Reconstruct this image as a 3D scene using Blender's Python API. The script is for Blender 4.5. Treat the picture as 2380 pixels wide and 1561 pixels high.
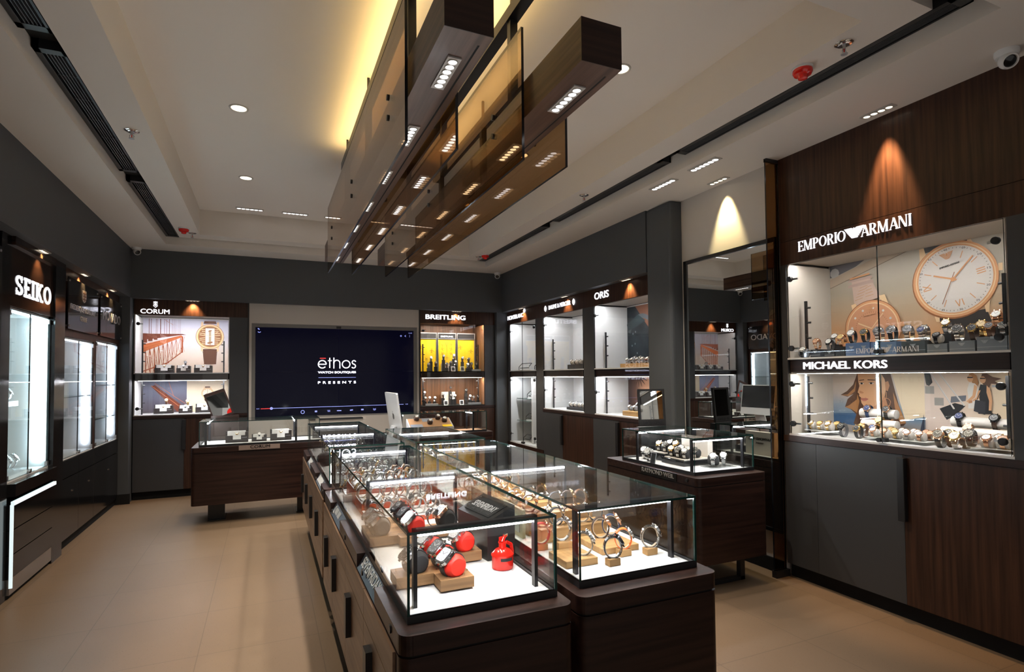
import bpy, math, random
from mathutils import Matrix, Vector
random.seed(7)
PI = math.pi
for _o in list(bpy.data.objects): bpy.data.objects.remove(_o, do_unlink=True)
sc = bpy.context.scene
COL = sc.collection

# ------------------------------------------------------------------ camera (metres; z up, y into the shop, x to the right)
F_PX, CX, CY, IW, IH = 1305.37, 1200.97, 830.59, 2380, 1561
YAW, PITCH, ROLL = 0.419139, 0.031962, -0.009282
_cy, _sy, _cp, _sp = math.cos(YAW), math.sin(YAW), math.cos(PITCH), math.sin(PITCH)
_f = Vector((_sy*_cp, _cy*_cp, _sp)); _r = Vector((_cy, -_sy, 0)); _u = _r.cross(_f)
_c, _s = math.cos(ROLL), math.sin(ROLL)
_r2 = _c*_r + _s*_u; _u2 = -_s*_r + _c*_u
cam_d = bpy.data.cameras.new('camera'); cam = bpy.data.objects.new('camera', cam_d); COL.objects.link(cam)
cam_d.sensor_fit = 'HORIZONTAL'; cam_d.sensor_width = 36.0; cam_d.lens = 36.0*F_PX/IW
cam_d.shift_x = (IW/2 - CX)/IW; cam_d.shift_y = (CY - IH/2)/IW
cam_d.clip_start = 0.05; cam_d.clip_end = 60
mw = Matrix((( _r2.x, _u2.x, -_f.x, 0), (_r2.y, _u2.y, -_f.y, 0), (_r2.z, _u2.z, -_f.z, 1.5), (0, 0, 0, 1)))
cam.matrix_world = mw
sc.camera = cam
# ------------------------------------------------------------------ world, exposure
world = bpy.data.worlds.new('world'); sc.world = world; world.use_nodes = True
world.node_tree.nodes['Background'].inputs[0].default_value = (0.95, 0.9, 0.85, 1)
world.node_tree.nodes['Background'].inputs[1].default_value = 0.42
sc.view_settings.view_transform = 'Standard'; sc.view_settings.look = 'None'
sc.view_settings.exposure = EXPOSURE = 0.22; sc.view_settings.gamma = 1.0; sc.view_settings.use_curve_mapping = False
cy = sc.cycles
cy.max_bounces = 7; cy.diffuse_bounces = 3; cy.glossy_bounces = 4; cy.transmission_bounces = 2; cy.transparent_max_bounces = 28
cy.sample_clamp_indirect = 4.0; cy.sample_clamp_direct = 0.0; cy.caustics_reflective = False; cy.caustics_refractive = False
cy.use_denoising = True
# light strengths (watts for lamps, W/m2 for glowing strips)
BEAM_W, RING_W, ROUND_W, TRAYSPOT_W, WASH_W = 54.0, 55.0, 110.0, 55.0, 26.0
CASE_E, SHELF_E, SEIKO_E, COVE_E, SIGN_E = 120.0, 140.0, 45.0, 14.0, 0.9
WARM, COOL, NEUT = (1.0, 0.80, 0.58), (0.86, 0.92, 1.0), (1.0, 0.93, 0.84)

# ------------------------------------------------------------------ mesh builder
class M:
    def __init__(s): s.v = []; s.f = []; s.mi = []; s.sm = []; s.T = None
    def add(s, vs, fs, mi=0, smooth=False):
        b = len(s.v)
        if s.T is not None: vs = [tuple(s.T @ Vector(p)) for p in vs]
        s.v += [tuple(p) for p in vs]
        s.f += [tuple(i + b for i in f) for f in fs]
        s.mi += [mi]*len(fs); s.sm += [smooth]*len(fs)
        return s
    def box(s, x0, y0, z0, x1, y1, z1, mi=0):
        if x0 > x1: x0, x1 = x1, x0
        if y0 > y1: y0, y1 = y1, y0
        if z0 > z1: z0, z1 = z1, z0
        v = [(x0,y0,z0),(x1,y0,z0),(x1,y1,z0),(x0,y1,z0),(x0,y0,z1),(x1,y0,z1),(x1,y1,z1),(x0,y1,z1)]
        return s.add(v, [(3,2,1,0),(4,5,6,7),(0,1,5,4),(2,3,7,6),(1,2,6,5),(3,0,4,7)], mi)
    def pane(s, x0, y0, z0, x1, y1, z1, mi=0, edge=1):
        """thin pane: the two big faces get mi, the four narrow ones edge"""
        s.box(x0,y0,z0,x1,y1,z1,edge)
        d = [abs(x1-x0), abs(y1-y0), abs(z1-z0)]; k = d.index(min(d))
        pair = {2: (-6,-5), 1: (-4,-3), 0: (-2,-1)}[k]
        for i in pair: s.mi[i] = mi
        return s
    def prism(s, pts, plane, a, b, mi=0, smooth=False):
        """2d outline (counter-clockwise) pushed from a to b along the remaining axis"""
        n = len(pts)
        P = {'xz': lambda p, t: (p[0], t, p[1]), 'yz': lambda p, t: (t, p[0], p[1]), 'xy': lambda p, t: (p[0], p[1], t)}[plane]
        v = [P(p, a) for p in pts] + [P(p, b) for p in pts]
        s.add(v, [tuple(range(n))[::-1], tuple(range(n, 2*n))], mi)
        bse = len(s.v) - 2*n
        s.f += [(bse+i, bse+(i+1) % n, bse+n+(i+1) % n, bse+n+i) for i in range(n)]
        s.mi += [mi]*n; s.sm += [smooth]*n
        return s
    def poly(s, pts, mi=0): return s.add(pts, [tuple(range(len(pts)))], mi)
    def lathe(s, prof, n=24, o=(0,0,0), mi=0, ax='z', smooth=True, mis=None):
        v = []; f = []
        for (r, h) in prof:
            for k in range(n):
                a = 2*PI*k/n; c, q = r*math.cos(a), r*math.sin(a)
                p = {'z': (c, q, h), 'y': (c, h, q), 'x': (h, c, q)}[ax]
                v.append((p[0]+o[0], p[1]+o[1], p[2]+o[2]))
        m = len(prof)
        mm = []
        for j in range(m-1):
            for k in range(n):
                f.append((j*n+k, j*n+(k+1) % n, (j+1)*n+(k+1) % n, (j+1)*n+k)); mm.append(mis[j] if mis else mi)
        b0 = len(s.f)
        s.add(v, f, mi, smooth)
        s.mi[b0:] = mm
        bse = len(s.v) - n*m
        if prof[0][0] > 1e-6: s.f.append(tuple(bse+k for k in range(n))[::-1]); s.mi.append(mis[0] if mis else mi); s.sm.append(False)
        if prof[-1][0] > 1e-6: s.f.append(tuple(bse+(m-1)*n+k for k in range(n))); s.mi.append(mis[-1] if mis else mi); s.sm.append(False)
        return s
    def cyl(s, p0, p1, r, n=12, mi=0, r1=None):
        p0, p1 = Vector(p0), Vector(p1); d = p1-p0; L = d.length
        q = Vector((0,0,1)).rotation_difference(d).to_matrix().to_4x4(); q.translation = p0
        old = s.T; s.T = q if old is None else old @ q
        s.lathe([(r,0),(r if r1 is None else r1,L)], n, mi=mi); s.T = old
        return s
    def tube(s, pts, r, n=8, mi=0):
        for a, b in zip(pts, pts[1:]): s.cyl(a, b, r, n, mi)
        return s
    def disc(s, c, r, n, mi, axis='y', rx=None, a0=0.0):
        pts = []
        for k in range(n):
            a = a0+2*PI*k/n; x, z = (rx or r)*math.cos(a), r*math.sin(a)
            pts.append({'y': (c[0]+x, c[1], c[2]+z), 'z': (c[0]+x, c[1]+z, c[2]), 'x': (c[0], c[1]+x, c[2]+z)}[axis])
        return s.poly(pts, mi)
    def text(s, txt, x0, z0, w, h, y=0.0, d=0.004, mi=0, bold=0.0, font=None, spacing=1.0):
        """letters standing in the local xz plane, facing -y, fitted to the box w x h from (x0, z0)"""
        me = text_mesh(txt, 0.0, font, spacing)
        xs = [v.co.x for v in me.vertices]; ys = [v.co.y for v in me.vertices]; zs = [v.co.z for v in me.vertices]
        ax, bx, ay, by = min(xs), max(xs), min(ys), max(ys); dz = max(zs)-min(zs) or 1
        fs = [tuple(p.vertices) for p in me.polygons]
        for dx, dzz in (((0, 0),) if bold <= 0 else ((-bold*h, 0), (bold*h, 0), (0, bold*h*0.6), (0, -bold*h*0.6))):
            s.add([(x0+dx+(p.co.x-ax)/(bx-ax)*w, y-(p.co.z-min(zs))/dz*d, z0+dzz+(p.co.y-ay)/(by-ay)*h) for p in me.vertices], fs, mi)
        return s
    def build(s, name, mats, parent=None, loc=None, rotz=0.0, bevel=0.0, seg=2, smooth=None, angle=35):
        me = bpy.data.meshes.new(name); me.from_pydata(s.v, [], s.f)
        if not isinstance(mats, (list, tuple)): mats = [mats]
        for m in mats: me.materials.append(m)
        me.polygons.foreach_set('material_index', s.mi)
        me.polygons.foreach_set('use_smooth', s.sm)
        me.update()
        if any(s.sm):
            me.polygons.foreach_set('use_smooth', [True]*len(s.f)); me.set_sharp_from_angle(angle=math.radians(angle))
        o = bpy.data.objects.new(name, me); COL.objects.link(o)
        if parent is not None: o.parent = parent
        if loc is not None: o.location = loc
        o.rotation_euler.z = rotz
        if bevel > 0:
            b = o.modifiers.new('bevel', 'BEVEL'); b.width = bevel; b.segments = seg; b.limit_method = 'ANGLE'; b.angle_limit = math.radians(50)
        return o
_TXT = {}
FONTS = {}
def get_font(n):
    if n is None: return None
    if n not in FONTS:
        try: FONTS[n] = bpy.data.fonts.load(bpy.utils.system_resource('DATAFILES', path='fonts') + '/' + n)
        except Exception: FONTS[n] = None
    return FONTS[n]
def text_mesh(t, bold, font, spacing):
    key = (t, bold, font, spacing)
    if key in _TXT: return _TXT[key]
    cu = bpy.data.curves.new('t', 'FONT'); cu.body = t; cu.extrude = 0.05; cu.offset = bold; cu.space_character = spacing; cu.resolution_u = 4
    f = get_font(font)
    if f: cu.font = f
    ob = bpy.data.objects.new('t', cu); COL.objects.link(ob)
    dg = bpy.context.evaluated_depsgraph_get()
    me = bpy.data.meshes.new_from_object(ob.evaluated_get(dg))
    bpy.data.objects.remove(ob, do_unlink=True); bpy.data.curves.remove(cu)
    _TXT[key] = me
    return me
def box(name, mats, x0, y0, z0, x1, y1, z1, parent=None, bevel=0.0, **k): return M().box(x0,y0,z0,x1,y1,z1).build(name, mats, parent, bevel=bevel, **k)
def thing(name, label, cat, loc=(0,0,0), rotz=0.0, group=None):
    o = bpy.data.objects.new(name, None); COL.objects.link(o); o.empty_display_size = 0.05
    o.location = loc; o.rotation_euler.z = rotz
    return tag(o, label, cat, group)
def tag(o, label, cat, group=None):
    o['label'] = label; o['category'] = cat
    if group: o['group'] = group
    return o
def struct(o): o['kind'] = 'structure'; return o

# ------------------------------------------------------------------ materials
MT = {}
def mat(name, col, rough=0.5, metal=0.0, emit=0.0, ecol=None, spec=0.5, coat=0.0):
    if name in MT: return MT[name]
    m = bpy.data.materials.new(name); m.use_nodes = True; b = m.node_tree.nodes['Principled BSDF']
    b.inputs['Base Color'].default_value = (*col, 1); b.inputs['Roughness'].default_value = rough; b.inputs['Metallic'].default_value = metal
    b.inputs['Specular IOR Level'].default_value = spec; b.inputs['Coat Weight'].default_value = coat; b.inputs['Coat Roughness'].default_value = 0.1
    if emit > 0:
        b.inputs['Emission Color'].default_value = (*(ecol or col), 1); b.inputs['Emission Strength'].default_value = emit
    MT[name] = m
    return m
def nodes(m): return m.node_tree.nodes, m.node_tree.links, m.node_tree.nodes['Principled BSDF']
def noise_color(m, c0, c1, scale, mscale=(1,1,1), p0=0.35, p1=0.65, detail=6.0, coords='Object'):
    N, L, b = nodes(m)
    tc = N.new('ShaderNodeTexCoord'); mp = N.new('ShaderNodeMapping'); nz = N.new('ShaderNodeTexNoise'); cr = N.new('ShaderNodeValToRGB')
    mp.inputs['Scale'].default_value = mscale; nz.inputs['Scale'].default_value = scale; nz.inputs['Detail'].default_value = detail
    cr.color_ramp.elements[0].position = p0; cr.color_ramp.elements[1].position = p1
    cr.color_ramp.elements[0].color = (*c0, 1); cr.color_ramp.elements[1].color = (*c1, 1)
    L.new(tc.outputs[coords], mp.inputs[0]); L.new(mp.outputs[0], nz.inputs['Vector']); L.new(nz.outputs[0], cr.inputs[0]); L.new(cr.outputs[0], b.inputs['Base Color'])
    return cr
def wood(name, c0, c1, grain, rough=0.38, scale=2.0):
    m = mat(name, c0, rough, spec=0.3, coat=0.05)
    ms = {'z': (22, 22, 0.8), 'x': (0.8, 22, 22), 'y': (22, 0.8, 22)}[grain]
    noise_color(m, c0, c1, scale, ms, 0.32, 0.68, 8.0)
    return m
WOODV = wood('walnut_vertical', (0.022, 0.009, 0.006), (0.070, 0.030, 0.017), 'z')
WOODX = wood('walnut_long_x', (0.013, 0.005, 0.004), (0.038, 0.016, 0.011), 'x')
WOODY = wood('walnut_long_y', (0.045, 0.022, 0.015), (0.115, 0.060, 0.040), 'y')
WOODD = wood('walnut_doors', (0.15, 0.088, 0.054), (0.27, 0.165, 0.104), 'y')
OAK = wood('light_oak', (0.34, 0.19, 0.075), (0.52, 0.31, 0.13), 'x', 0.5)
OAKD = wood('brown_oak', (0.20, 0.105, 0.045), (0.36, 0.20, 0.09), 'x', 0.5)
GREY = mat('charcoal_paint', (0.080, 0.086, 0.094), 0.6, spec=0.3)
GREYP = mat('charcoal_laminate', (0.045, 0.046, 0.05), 0.45)
WHITEW = mat('warm_white_paint', (0.62, 0.57, 0.52), 0.6, spec=0.25)
CEIL = mat('ceiling_paint', (0.80, 0.745, 0.685), 0.7, spec=0.2)
BLACK = mat('black_metal', (0.012, 0.012, 0.014), 0.38)
BLACKG = mat('black_gloss', (0.008, 0.008, 0.009), 0.12)
BLACKM = mat('black_matte', (0.012, 0.012, 0.012), 0.8, spec=0.2)
FRAMEB = mat('dark_anodised', (0.03, 0.03, 0.034), 0.3, 0.6)
INT = mat('showcase_white', (0.74, 0.73, 0.72), 0.5, spec=0.3)
INTW = mat('showcase_warm_white', (0.66, 0.60, 0.53), 0.5, spec=0.3)
ACRYL = mat('white_acrylic', (0.82, 0.82, 0.82), 0.25)
STEEL = mat('polished_steel', (0.72, 0.72, 0.73), 0.16, 1.0)
BRUSH = mat('brushed_steel', (0.55, 0.55, 0.56), 0.35, 1.0)
CHROME = mat('chrome', (0.85, 0.85, 0.86), 0.06, 1.0)
GOLD = mat('yellow_gold', (0.95, 0.66, 0.27), 0.18, 1.0)
ROSE = mat('rose_gold', (0.93, 0.55, 0.36), 0.18, 1.0)
PVD = mat('black_steel', (0.03, 0.03, 0.035), 0.25, 0.8)
SIGNW = mat('sign_white', (0.9, 0.9, 0.95), 0.4, emit=SIGN_E, ecol=(0.95, 0.95, 1.0))
SILVER = mat('sign_silver', (0.7, 0.7, 0.72), 0.3, 0.7)
RED = mat('red_enamel', (0.72, 0.012, 0.006), 0.16, coat=0.5)
REDF = mat('red_fabric', (0.85, 0.022, 0.008), 0.55)
ORANGE = mat('orange_board', (0.72, 0.10, 0.02), 0.5)
BLKF = mat('black_fabric', (0.02, 0.02, 0.021), 0.75, spec=0.3)
GREYF = mat('taupe_fabric', (0.16, 0.14, 0.12), 0.75, spec=0.3)
LED = mat('case_led', (1, 1, 1), 0.5, emit=CASE_E, ecol=(0.93, 0.95, 1.0))
LEDS = mat('shelf_led', (1, 1, 1), 0.5, emit=SHELF_E, ecol=(1.0, 0.94, 0.87))
LEDX = mat('shelf_led_strong', (1, 1, 1), 0.5, emit=330.0, ecol=(1.0, 0.9, 0.78))
LEDL = mat('shelf_led_lilac', (1, 1, 1), 0.5, emit=230.0, ecol=(0.97, 0.95, 1.0))
LEDE = mat('shelf_led_dim', (1, 1, 1), 0.5, emit=95.0, ecol=(1.0, 0.97, 0.93))
LEDW = mat('shelf_led_white', (1, 1, 1), 0.5, emit=SHELF_E, ecol=(0.94, 0.96, 1.0))
LEDC = mat('cool_led', (1, 1, 1), 0.5, emit=SEIKO_E, ecol=(0.62, 0.90, 1.0))
LEDD = mat('cool_led_soft', (1, 1, 1), 0.5, emit=20.0, ecol=(0.72, 0.84, 1.0))
COVE = mat('cove_led', (1, 0.8, 0.4), 0.5, emit=COVE_E, ecol=(1.0, 0.69, 0.27))
BULB = mat('bulb_white', (1, 1, 1), 0.5, emit=3.0, ecol=(1.0, 0.95, 0.95))
BULBW = mat('bulb_warm', (1, 1, 1), 0.5, emit=2.5, ecol=(1.0, 0.88, 0.66))
FIXT = mat('fixture_grey', (0.5, 0.48, 0.45), 0.4)
TILE = mat('stone_tile', (0.42, 0.32, 0.22), 0.42, spec=0.35)
def tile_nodes():
    N, L, b = nodes(TILE)
    tc = N.new('ShaderNodeTexCoord'); mp = N.new('ShaderNodeMapping'); br = N.new('ShaderNodeTexBrick')
    mp.inputs['Location'].default_value = (0.955, -3.53, 0)
    br.offset = 0; br.squash = 1
    for k, v in (('Scale', 1), ('Mortar Size', 0.0022), ('Brick Width', 0.62), ('Row Height', 0.63), ('Mortar Smooth', 0.1)): br.inputs[k].default_value = v
    br.inputs['Color1'].default_value = (0.175, 0.118, 0.075, 1); br.inputs['Color2'].default_value = (0.165, 0.111, 0.07, 1); br.inputs['Mortar'].default_value = (0.115, 0.076, 0.05, 1)
    nz = N.new('ShaderNodeTexNoise'); nz.inputs['Scale'].default_value = 130; nz.inputs['Detail'].default_value = 2
    cr = N.new('ShaderNodeValToRGB'); e = cr.color_ramp.elements
    e[0].position = 0.27; e[0].color = (0.55, 0.5, 0.45, 1); e[1].position = 0.34; e[1].color = (1, 1, 1, 1)
    e2 = e.new(0.70); e2.color = (1, 1, 1, 1); e3 = e.new(0.76); e3.color = (1.35, 1.35, 1.3, 1)
    n2 = N.new('ShaderNodeTexNoise'); n2.inputs['Scale'].default_value = 2.2; n2.inputs['Detail'].default_value = 5
    c2 = N.new('ShaderNodeValToRGB'); c2.color_ramp.elements[0].color = (0.9, 0.89, 0.87, 1); c2.color_ramp.elements[1].color = (1.08, 1.08, 1.08, 1)
    m1 = N.new('ShaderNodeMix'); m1.data_type = 'RGBA'; m1.blend_type = 'MULTIPLY'; m1.inputs[0].default_value = 1
    m2 = N.new('ShaderNodeMix'); m2.data_type = 'RGBA'; m2.blend_type = 'MULTIPLY'; m2.inputs[0].default_value = 1
    L.new(tc.outputs['Object'], mp.inputs[0]); L.new(mp.outputs[0], br.inputs[0]); L.new(tc.outputs['Object'], nz.inputs['Vector']); L.new(tc.outputs['Object'], n2.inputs['Vector'])
    L.new(nz.outputs[0], cr.inputs[0]); L.new(n2.outputs[0], c2.inputs[0])
    L.new(br.outputs[0], m1.inputs[6]); L.new(cr.outputs[0], m1.inputs[7]); L.new(m1.outputs[2], m2.inputs[6]); L.new(c2.outputs[0], m2.inputs[7]); L.new(m2.outputs[2], b.inputs['Base Color'])
tile_nodes()
def thin_glass(name, tint, f0, refl=(1, 1, 1)):
    """see-through pane: tinted transparency with a Schlick reflection on each face"""
    m = bpy.data.materials.new(name); m.use_nodes = True; N, L = m.node_tree.nodes, m.node_tree.links
    for n in list(N): N.remove(n)
    out = N.new('ShaderNodeOutputMaterial'); mix = N.new('ShaderNodeMixShader'); tr = N.new('ShaderNodeBsdfTransparent'); gl = N.new('ShaderNodeBsdfGlossy')
    lw = N.new('ShaderNodeLayerWeight'); pw = N.new('ShaderNodeMath'); mu = N.new('ShaderNodeMath')
    tr.inputs[0].default_value = (*tint, 1); gl.inputs[0].default_value = (*refl, 1); gl.inputs['Roughness'].default_value = 0.0
    lw.inputs[0].default_value = 0.5
    pw.operation = 'POWER'; pw.inputs[1].default_value = 5.0; mu.operation = 'MULTIPLY_ADD'; mu.inputs[1].default_value = 1-f0; mu.inputs[2].default_value = f0
    L.new(lw.outputs['Facing'], pw.inputs[0]); L.new(pw.outputs[0], mu.inputs[0]); L.new(mu.outputs[0], mix.inputs[0])
    L.new(tr.outputs[0], mix.inputs[1]); L.new(gl.outputs[0], mix.inputs[2]); L.new(mix.outputs[0], out.inputs[0])
    MT[name] = m
    return m
GLASS = thin_glass('clear_glass', (0.975, 0.985, 0.98), 0.035)
SMOKE = thin_glass('bronze_glass', (0.66, 0.53, 0.38), 0.06, (1.0, 0.95, 0.9))
SMOKED = thin_glass('dark_bronze_glass', (0.52, 0.36, 0.22), 0.06)
DEDGE = mat('door_edge', (0.012, 0.016, 0.016), 0.7, spec=0.1)
GEDGE = mat('glass_edge', (0.01, 0.045, 0.038), 0.12)
SEDGE = mat('bronze_glass_edge', (0.01, 0.011, 0.014), 0.15)
MIRROR = mat('mirror_silver', (0.80, 0.82, 0.80), 0.0, 1.0)
PLEXI = thin_glass('clear_plastic', (0.9, 0.92, 0.93), 0.06)
CLIP = mat('clear_clip', (0.75, 0.74, 0.72), 0.2)
STRAPS = {k: mat('strap_'+k, c, 0.5) for k, c in dict(black=(0.013, 0.013, 0.014), brown=(0.11, 0.045, 0.02), darkbrown=(0.045, 0.02, 0.012), tan=(0.33, 0.15, 0.06), blue=(0.03, 0.055, 0.14),
          orange=(0.70, 0.13, 0.02), red=(0.6, 0.03, 0.02), white=(0.75, 0.73, 0.7), beige=(0.58, 0.46, 0.33), grey=(0.12, 0.12, 0.13)).items()}
DIALS = {k: mat('dial_'+k, c, 0.3) for k, c in dict(white=(0.8, 0.79, 0.77), black=(0.012, 0.012, 0.014), blue=(0.02, 0.04, 0.15), gold=(0.75, 0.52, 0.22), rose=(0.72, 0.42, 0.28), grey=(0.14, 0.14, 0.15), silver=(0.5, 0.5, 0.52)).items()}
METALS = dict(steel=STEEL, gold=GOLD, rose=ROSE, black=PVD)

# ------------------------------------------------------------------ lamps
def spot(parent, loc, power, deg, col=NEUT, blend=0.6, r=0.025, aim=(0, 0, -1)):
    d = bpy.data.lights.new('spot', 'SPOT'); d.energy = power; d.spot_size = math.radians(deg); d.spot_blend = blend; d.color = col; d.shadow_soft_size = r
    o = bpy.data.objects.new('spot', d); COL.objects.link(o); o.parent = parent; o.location = loc
    o.rotation_euler = Vector(aim).to_track_quat('-Z', 'Y').to_euler()
    return o
# ================================================================== the room
CZ, MZ, TZ = 3.11, 3.20, 3.50          # perimeter ceiling, middle ceiling, raised tray
struct(box('floor', TILE, -2.3, -1.7, -0.1, 4.2, 9.0, 0))
struct(box('wall_back', GREY, -2.3, 8.9, 0, 4.2, 9.0, 3.6))
struct(box('wall_left', GREY, -2.3, -1.6, 0, -2.2, 8.9, 3.6))
struct(box('wall_right', GREY, 4.1, -1.6, 0, 4.2, 8.9, 3.6))
struct(M().box(-2.3, -1.7, 2.7, 4.2, -1.6, 3.6).box(-2.3, -1.7, 0, -1.7, -1.6, 2.7).box(3.6, -1.7, 0, 4.2, -1.6, 2.7).build('wall_front', WHITEW))
m = M()
X0, X1, Y0, Y1 = -1.11, 2.97, 1.35, 7.79                 # opening in the perimeter ring
m.box(-2.2, -1.6, CZ, X0, 8.9, 3.3).box(X1, -1.6, CZ, 4.1, 8.9, 3.3).box(X0, -1.6, CZ, X1, Y0, 3.3).box(X0, Y1, CZ, X1, 8.9, 3.3)
a0, a1, b0, b1 = -0.965, 2.85, 1.56, 7.775               # middle ceiling with the raised tray in it
t0, t1, u0, u1 = -0.731, 2.63, 1.75, 7.54
m.box(a0, b0, MZ, t0, b1, TZ+0.06).box(t1, b0, MZ, a1, b1, TZ+0.06).box(t0, b0, MZ, t1, u0, TZ+0.06).box(t0, u1, MZ, t1, b1, TZ+0.06)
m.box(t0, u0, TZ, t1, u1, TZ+0.06)
struct(m.build('ceiling', CEIL))
m = M().box(X0, Y0, 3.25, a0, Y1, 3.27).box(a1, Y0, 3.25, X1, Y1, 3.27).box(a0, Y0, 3.25, a1, b0, 3.27).box(a0, b1, 3.25, a1, Y1, 3.27)
struct(m.build('trim_1', BLACKM))                         # black roof of the air slot
# charcoal bulkheads above the showcases and the pillar between window and alcove
struct(box('trim_2', GREY, -1.53, 8.20, 2.5, 3.40, 8.9, CZ))
struct(box('trim_3', GREY, -2.2, -1.6, 2.5, -1.53, 8.9, CZ))
struct(box('trim_4', GREY, 3.40, 4.49, 2.5, 4.1, 8.9, CZ))
struct(box('trim_5', GREY, 3.40, 4.12, 0, 4.1, 4.49, CZ, bevel=0.03, seg=3))
struct(box('trim_6', GREY, -1.66, 8.13, 0.0, -1.52, 8.9, 2.5))
struct(box('trim_7', GREY, 3.32, 8.22, 0.0, 4.1, 8.9, 2.5))
# alcove wall with the tall mirror, and the wall with the big screen
struct(box('trim_8', WHITEW, 3.53, 3.06, 0.0, 4.1, 4.12, CZ))
struct(box('baseboard_right', BLACKM, 3.515, 3.06, 0.0, 3.53, 4.12, 0.10))
struct(box('baseboard_left', BLACKM, -1.67, 8.12, 0.0, -1.50, 8.14, 0.12))
m = M().box(-0.215, 8.30, 0, -0.185, 8.40, 2.5).box(2.065, 8.30, 0, 2.09, 8.40, 2.5).box(-0.185, 8.30, 2.235, 2.065, 8.40, 2.5).box(-0.185, 8.30, 0, 2.065, 8.40, 0.945)
m.box(-0.215, 8.40, 0, 2.09, 8.44, 2.5)
struct(m.build('trim_9', WHITEW))
m = M().box(-0.185, 8.33, 0.945, -0.140, 8.40, 2.235).box(2.018, 8.33, 0.945, 2.065, 8.40, 2.235).box(-0.14, 8.33, 2.187, 2.018, 8.40, 2.235).box(-0.14, 8.33, 0.945, 2.018, 8.40, 0.968)
struct(m.build('trim_10', mat('grey_reveal', (0.20, 0.19, 0.18), 0.5)))
struct(M().box(-0.232, 8.285, 0, -0.215, 8.42, 2.5).box(2.09, 8.285, 0, 2.105, 8.42, 2.5).build('trim_11', BLACK))
# far-left dark pier and the wall behind the camera on the right
struct(box('trim_12', WOODV, 3.53, -1.6, 0.0, 4.1, 0.9, CZ))
struct(box('trim_13', BLACKG, -2.2, -1.6, 0.0, -1.66, 3.6, 2.5))

# ================================================================== ceiling fittings
def vent(x0, x1, y0, y1, place):
    o = thing('air_vent', 'black air vent '+place, 'vent', ((x0+x1)/2, y0, 3.20), group='linear vents in the ceiling slot')
    w, L = x1-x0, y1-y0; h = w/2
    M().box(-h, 0, 0, -h+0.03, L, 0.05).box(h-0.012, 0, 0, h, L, 0.05).box(-h, 0, 0, h, 0.05, 0.05).box(-h, L-0.05, 0, h, L, 0.05).build('frame', BLACK, o)
    m = M(); n = 5
    for k in range(1, n+1):
        x = -h+0.03 + (w-0.042)*k/(n+1); m.box(x-0.002, 0.05, 0.002, x+0.002, L-0.05, 0.03)
    for k in range(1, int(L/0.3)):
        m.box(-h+0.03, k*0.3, 0.012, h-0.012, k*0.3+0.006, 0.028)
    m.build('slats', mat('vent_slat', (0.05, 0.05, 0.055), 0.4), o)
    return o
for s, (x0, x1) in (('left', (-1.105, -0.97)), ('right', (2.855, 2.965))):
    for q, (y0, y1) in (('nearest the camera', (1.45, 3.40)), ('midway along', (3.57, 5.46)), ('by the back wall', (5.69, 7.78))):
        vent(x0, x1, y0, y1, 'on the %s side of the ceiling, %s' % (s, q))
def linear_light(loc, n, L, W, label, group, ax='x', power=0.0, deg=60, col=NEUT, aim=(0, 0, -1), bulb=BULB, name='linear_downlight', parent=None):
    if parent is None:
        o = thing(name, label, 'downlight', loc, 0, group)
    else:
        o = bpy.data.objects.new(name, None); COL.objects.link(o); o.parent = parent; o.location = loc
    sx, sy = (L/2, W/2) if ax == 'x' else (W/2, L/2)
    M().box(-sx, -sy, -0.006, sx, sy, 0.004).build('faceplate', FIXT, o)
    m = M(); r = W*0.30
    for k in range(n):
        t = -L/2 + L*(k+0.5)/n*0.92 + L*0.04
        x, y = (t, 0) if ax == 'x' else (0, t)
        m.disc((x, y, -0.0075), r, 14, 0, 'z')
    m.build('lamp', bulb, o)
    m = M()
    for k in range(n):
        t = -L/2 + L*(k+0.5)/n*0.92 + L*0.04
        x, y = (t, 0) if ax == 'x' else (0, t)
        m.lathe([(r, -0.0065), (r*1.18, -0.010), (r*1.3, -0.0065)], 14, (x, y, 0))
    m.build('bezel', FIXT, o)
    if power: spot(o, (0, 0, -0.03), power, deg, col, aim=aim)
    return o
for x, lb in ((-0.19, 'first'), (0.31, 'second'), (0.80, 'third'), (1.30, 'fourth')):
    linear_light((x, 7.30, TZ), 6, 0.30, 0.075, 'six-lamp downlight in the raised ceiling by the back wall, %s from left' % lb, 'six-lamp downlights at the back of the raised ceiling', power=TRAYSPOT_W, deg=70)
linear_light((3.07, 3.80, CZ), 6, 0.30, 0.075, 'six-lamp recessed downlight before the tall mirror, nearer the grey pillar', 'six-lamp downlights in front of the mirror', 'y', RING_W, 60)
linear_light((3.07, 3.31, CZ), 6, 0.30, 0.075, 'six-lamp recessed downlight before the tall mirror, nearer the camera', 'six-lamp downlights in front of the mirror', 'y', RING_W, 60)
linear_light((3.44, 3.55, CZ), 4, 0.20, 0.06, 'four-lamp downlight washing the white wall above the tall mirror', None, 'y', 60.0, 50, (1.0, 0.82, 0.42), (0.22, 0, -1), BULBW)
linear_light((3.44, 2.21, CZ), 4, 0.20, 0.06, 'four-lamp downlight washing the tall walnut panel at right', None, 'y', 150.0, 40, (1.0, 0.62, 0.30), (0.17, 0, -1), BULBW)
def wash(x, y, ax, aim, place):
    linear_light((x, y, 2.5), 4, 0.16, 0.055, 'four-lamp downlight under the soffit above '+place, 'header downlights under the soffit', ax, WASH_W, 84, (1.0, 0.60, 0.26), aim, BULBW)
wash(-1.585, 5.44, 'y', (-0.45, 0, -1), 'the blue-white lit showcase')
wash(-1.585, 6.52, 'y', (-0.45, 0, -1), 'the shield-crest sign')
wash(-1.585, 7.57, 'y', (-0.45, 0, -1), 'the sign nearest the back corner')
wash(-0.87, 8.25, 'x', (0, 0.45, -1), 'the bridge-poster showcase')
wash(2.67, 8.25, 'x', (0, 0.45, -1), 'the showcase with yellow panels')
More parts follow.
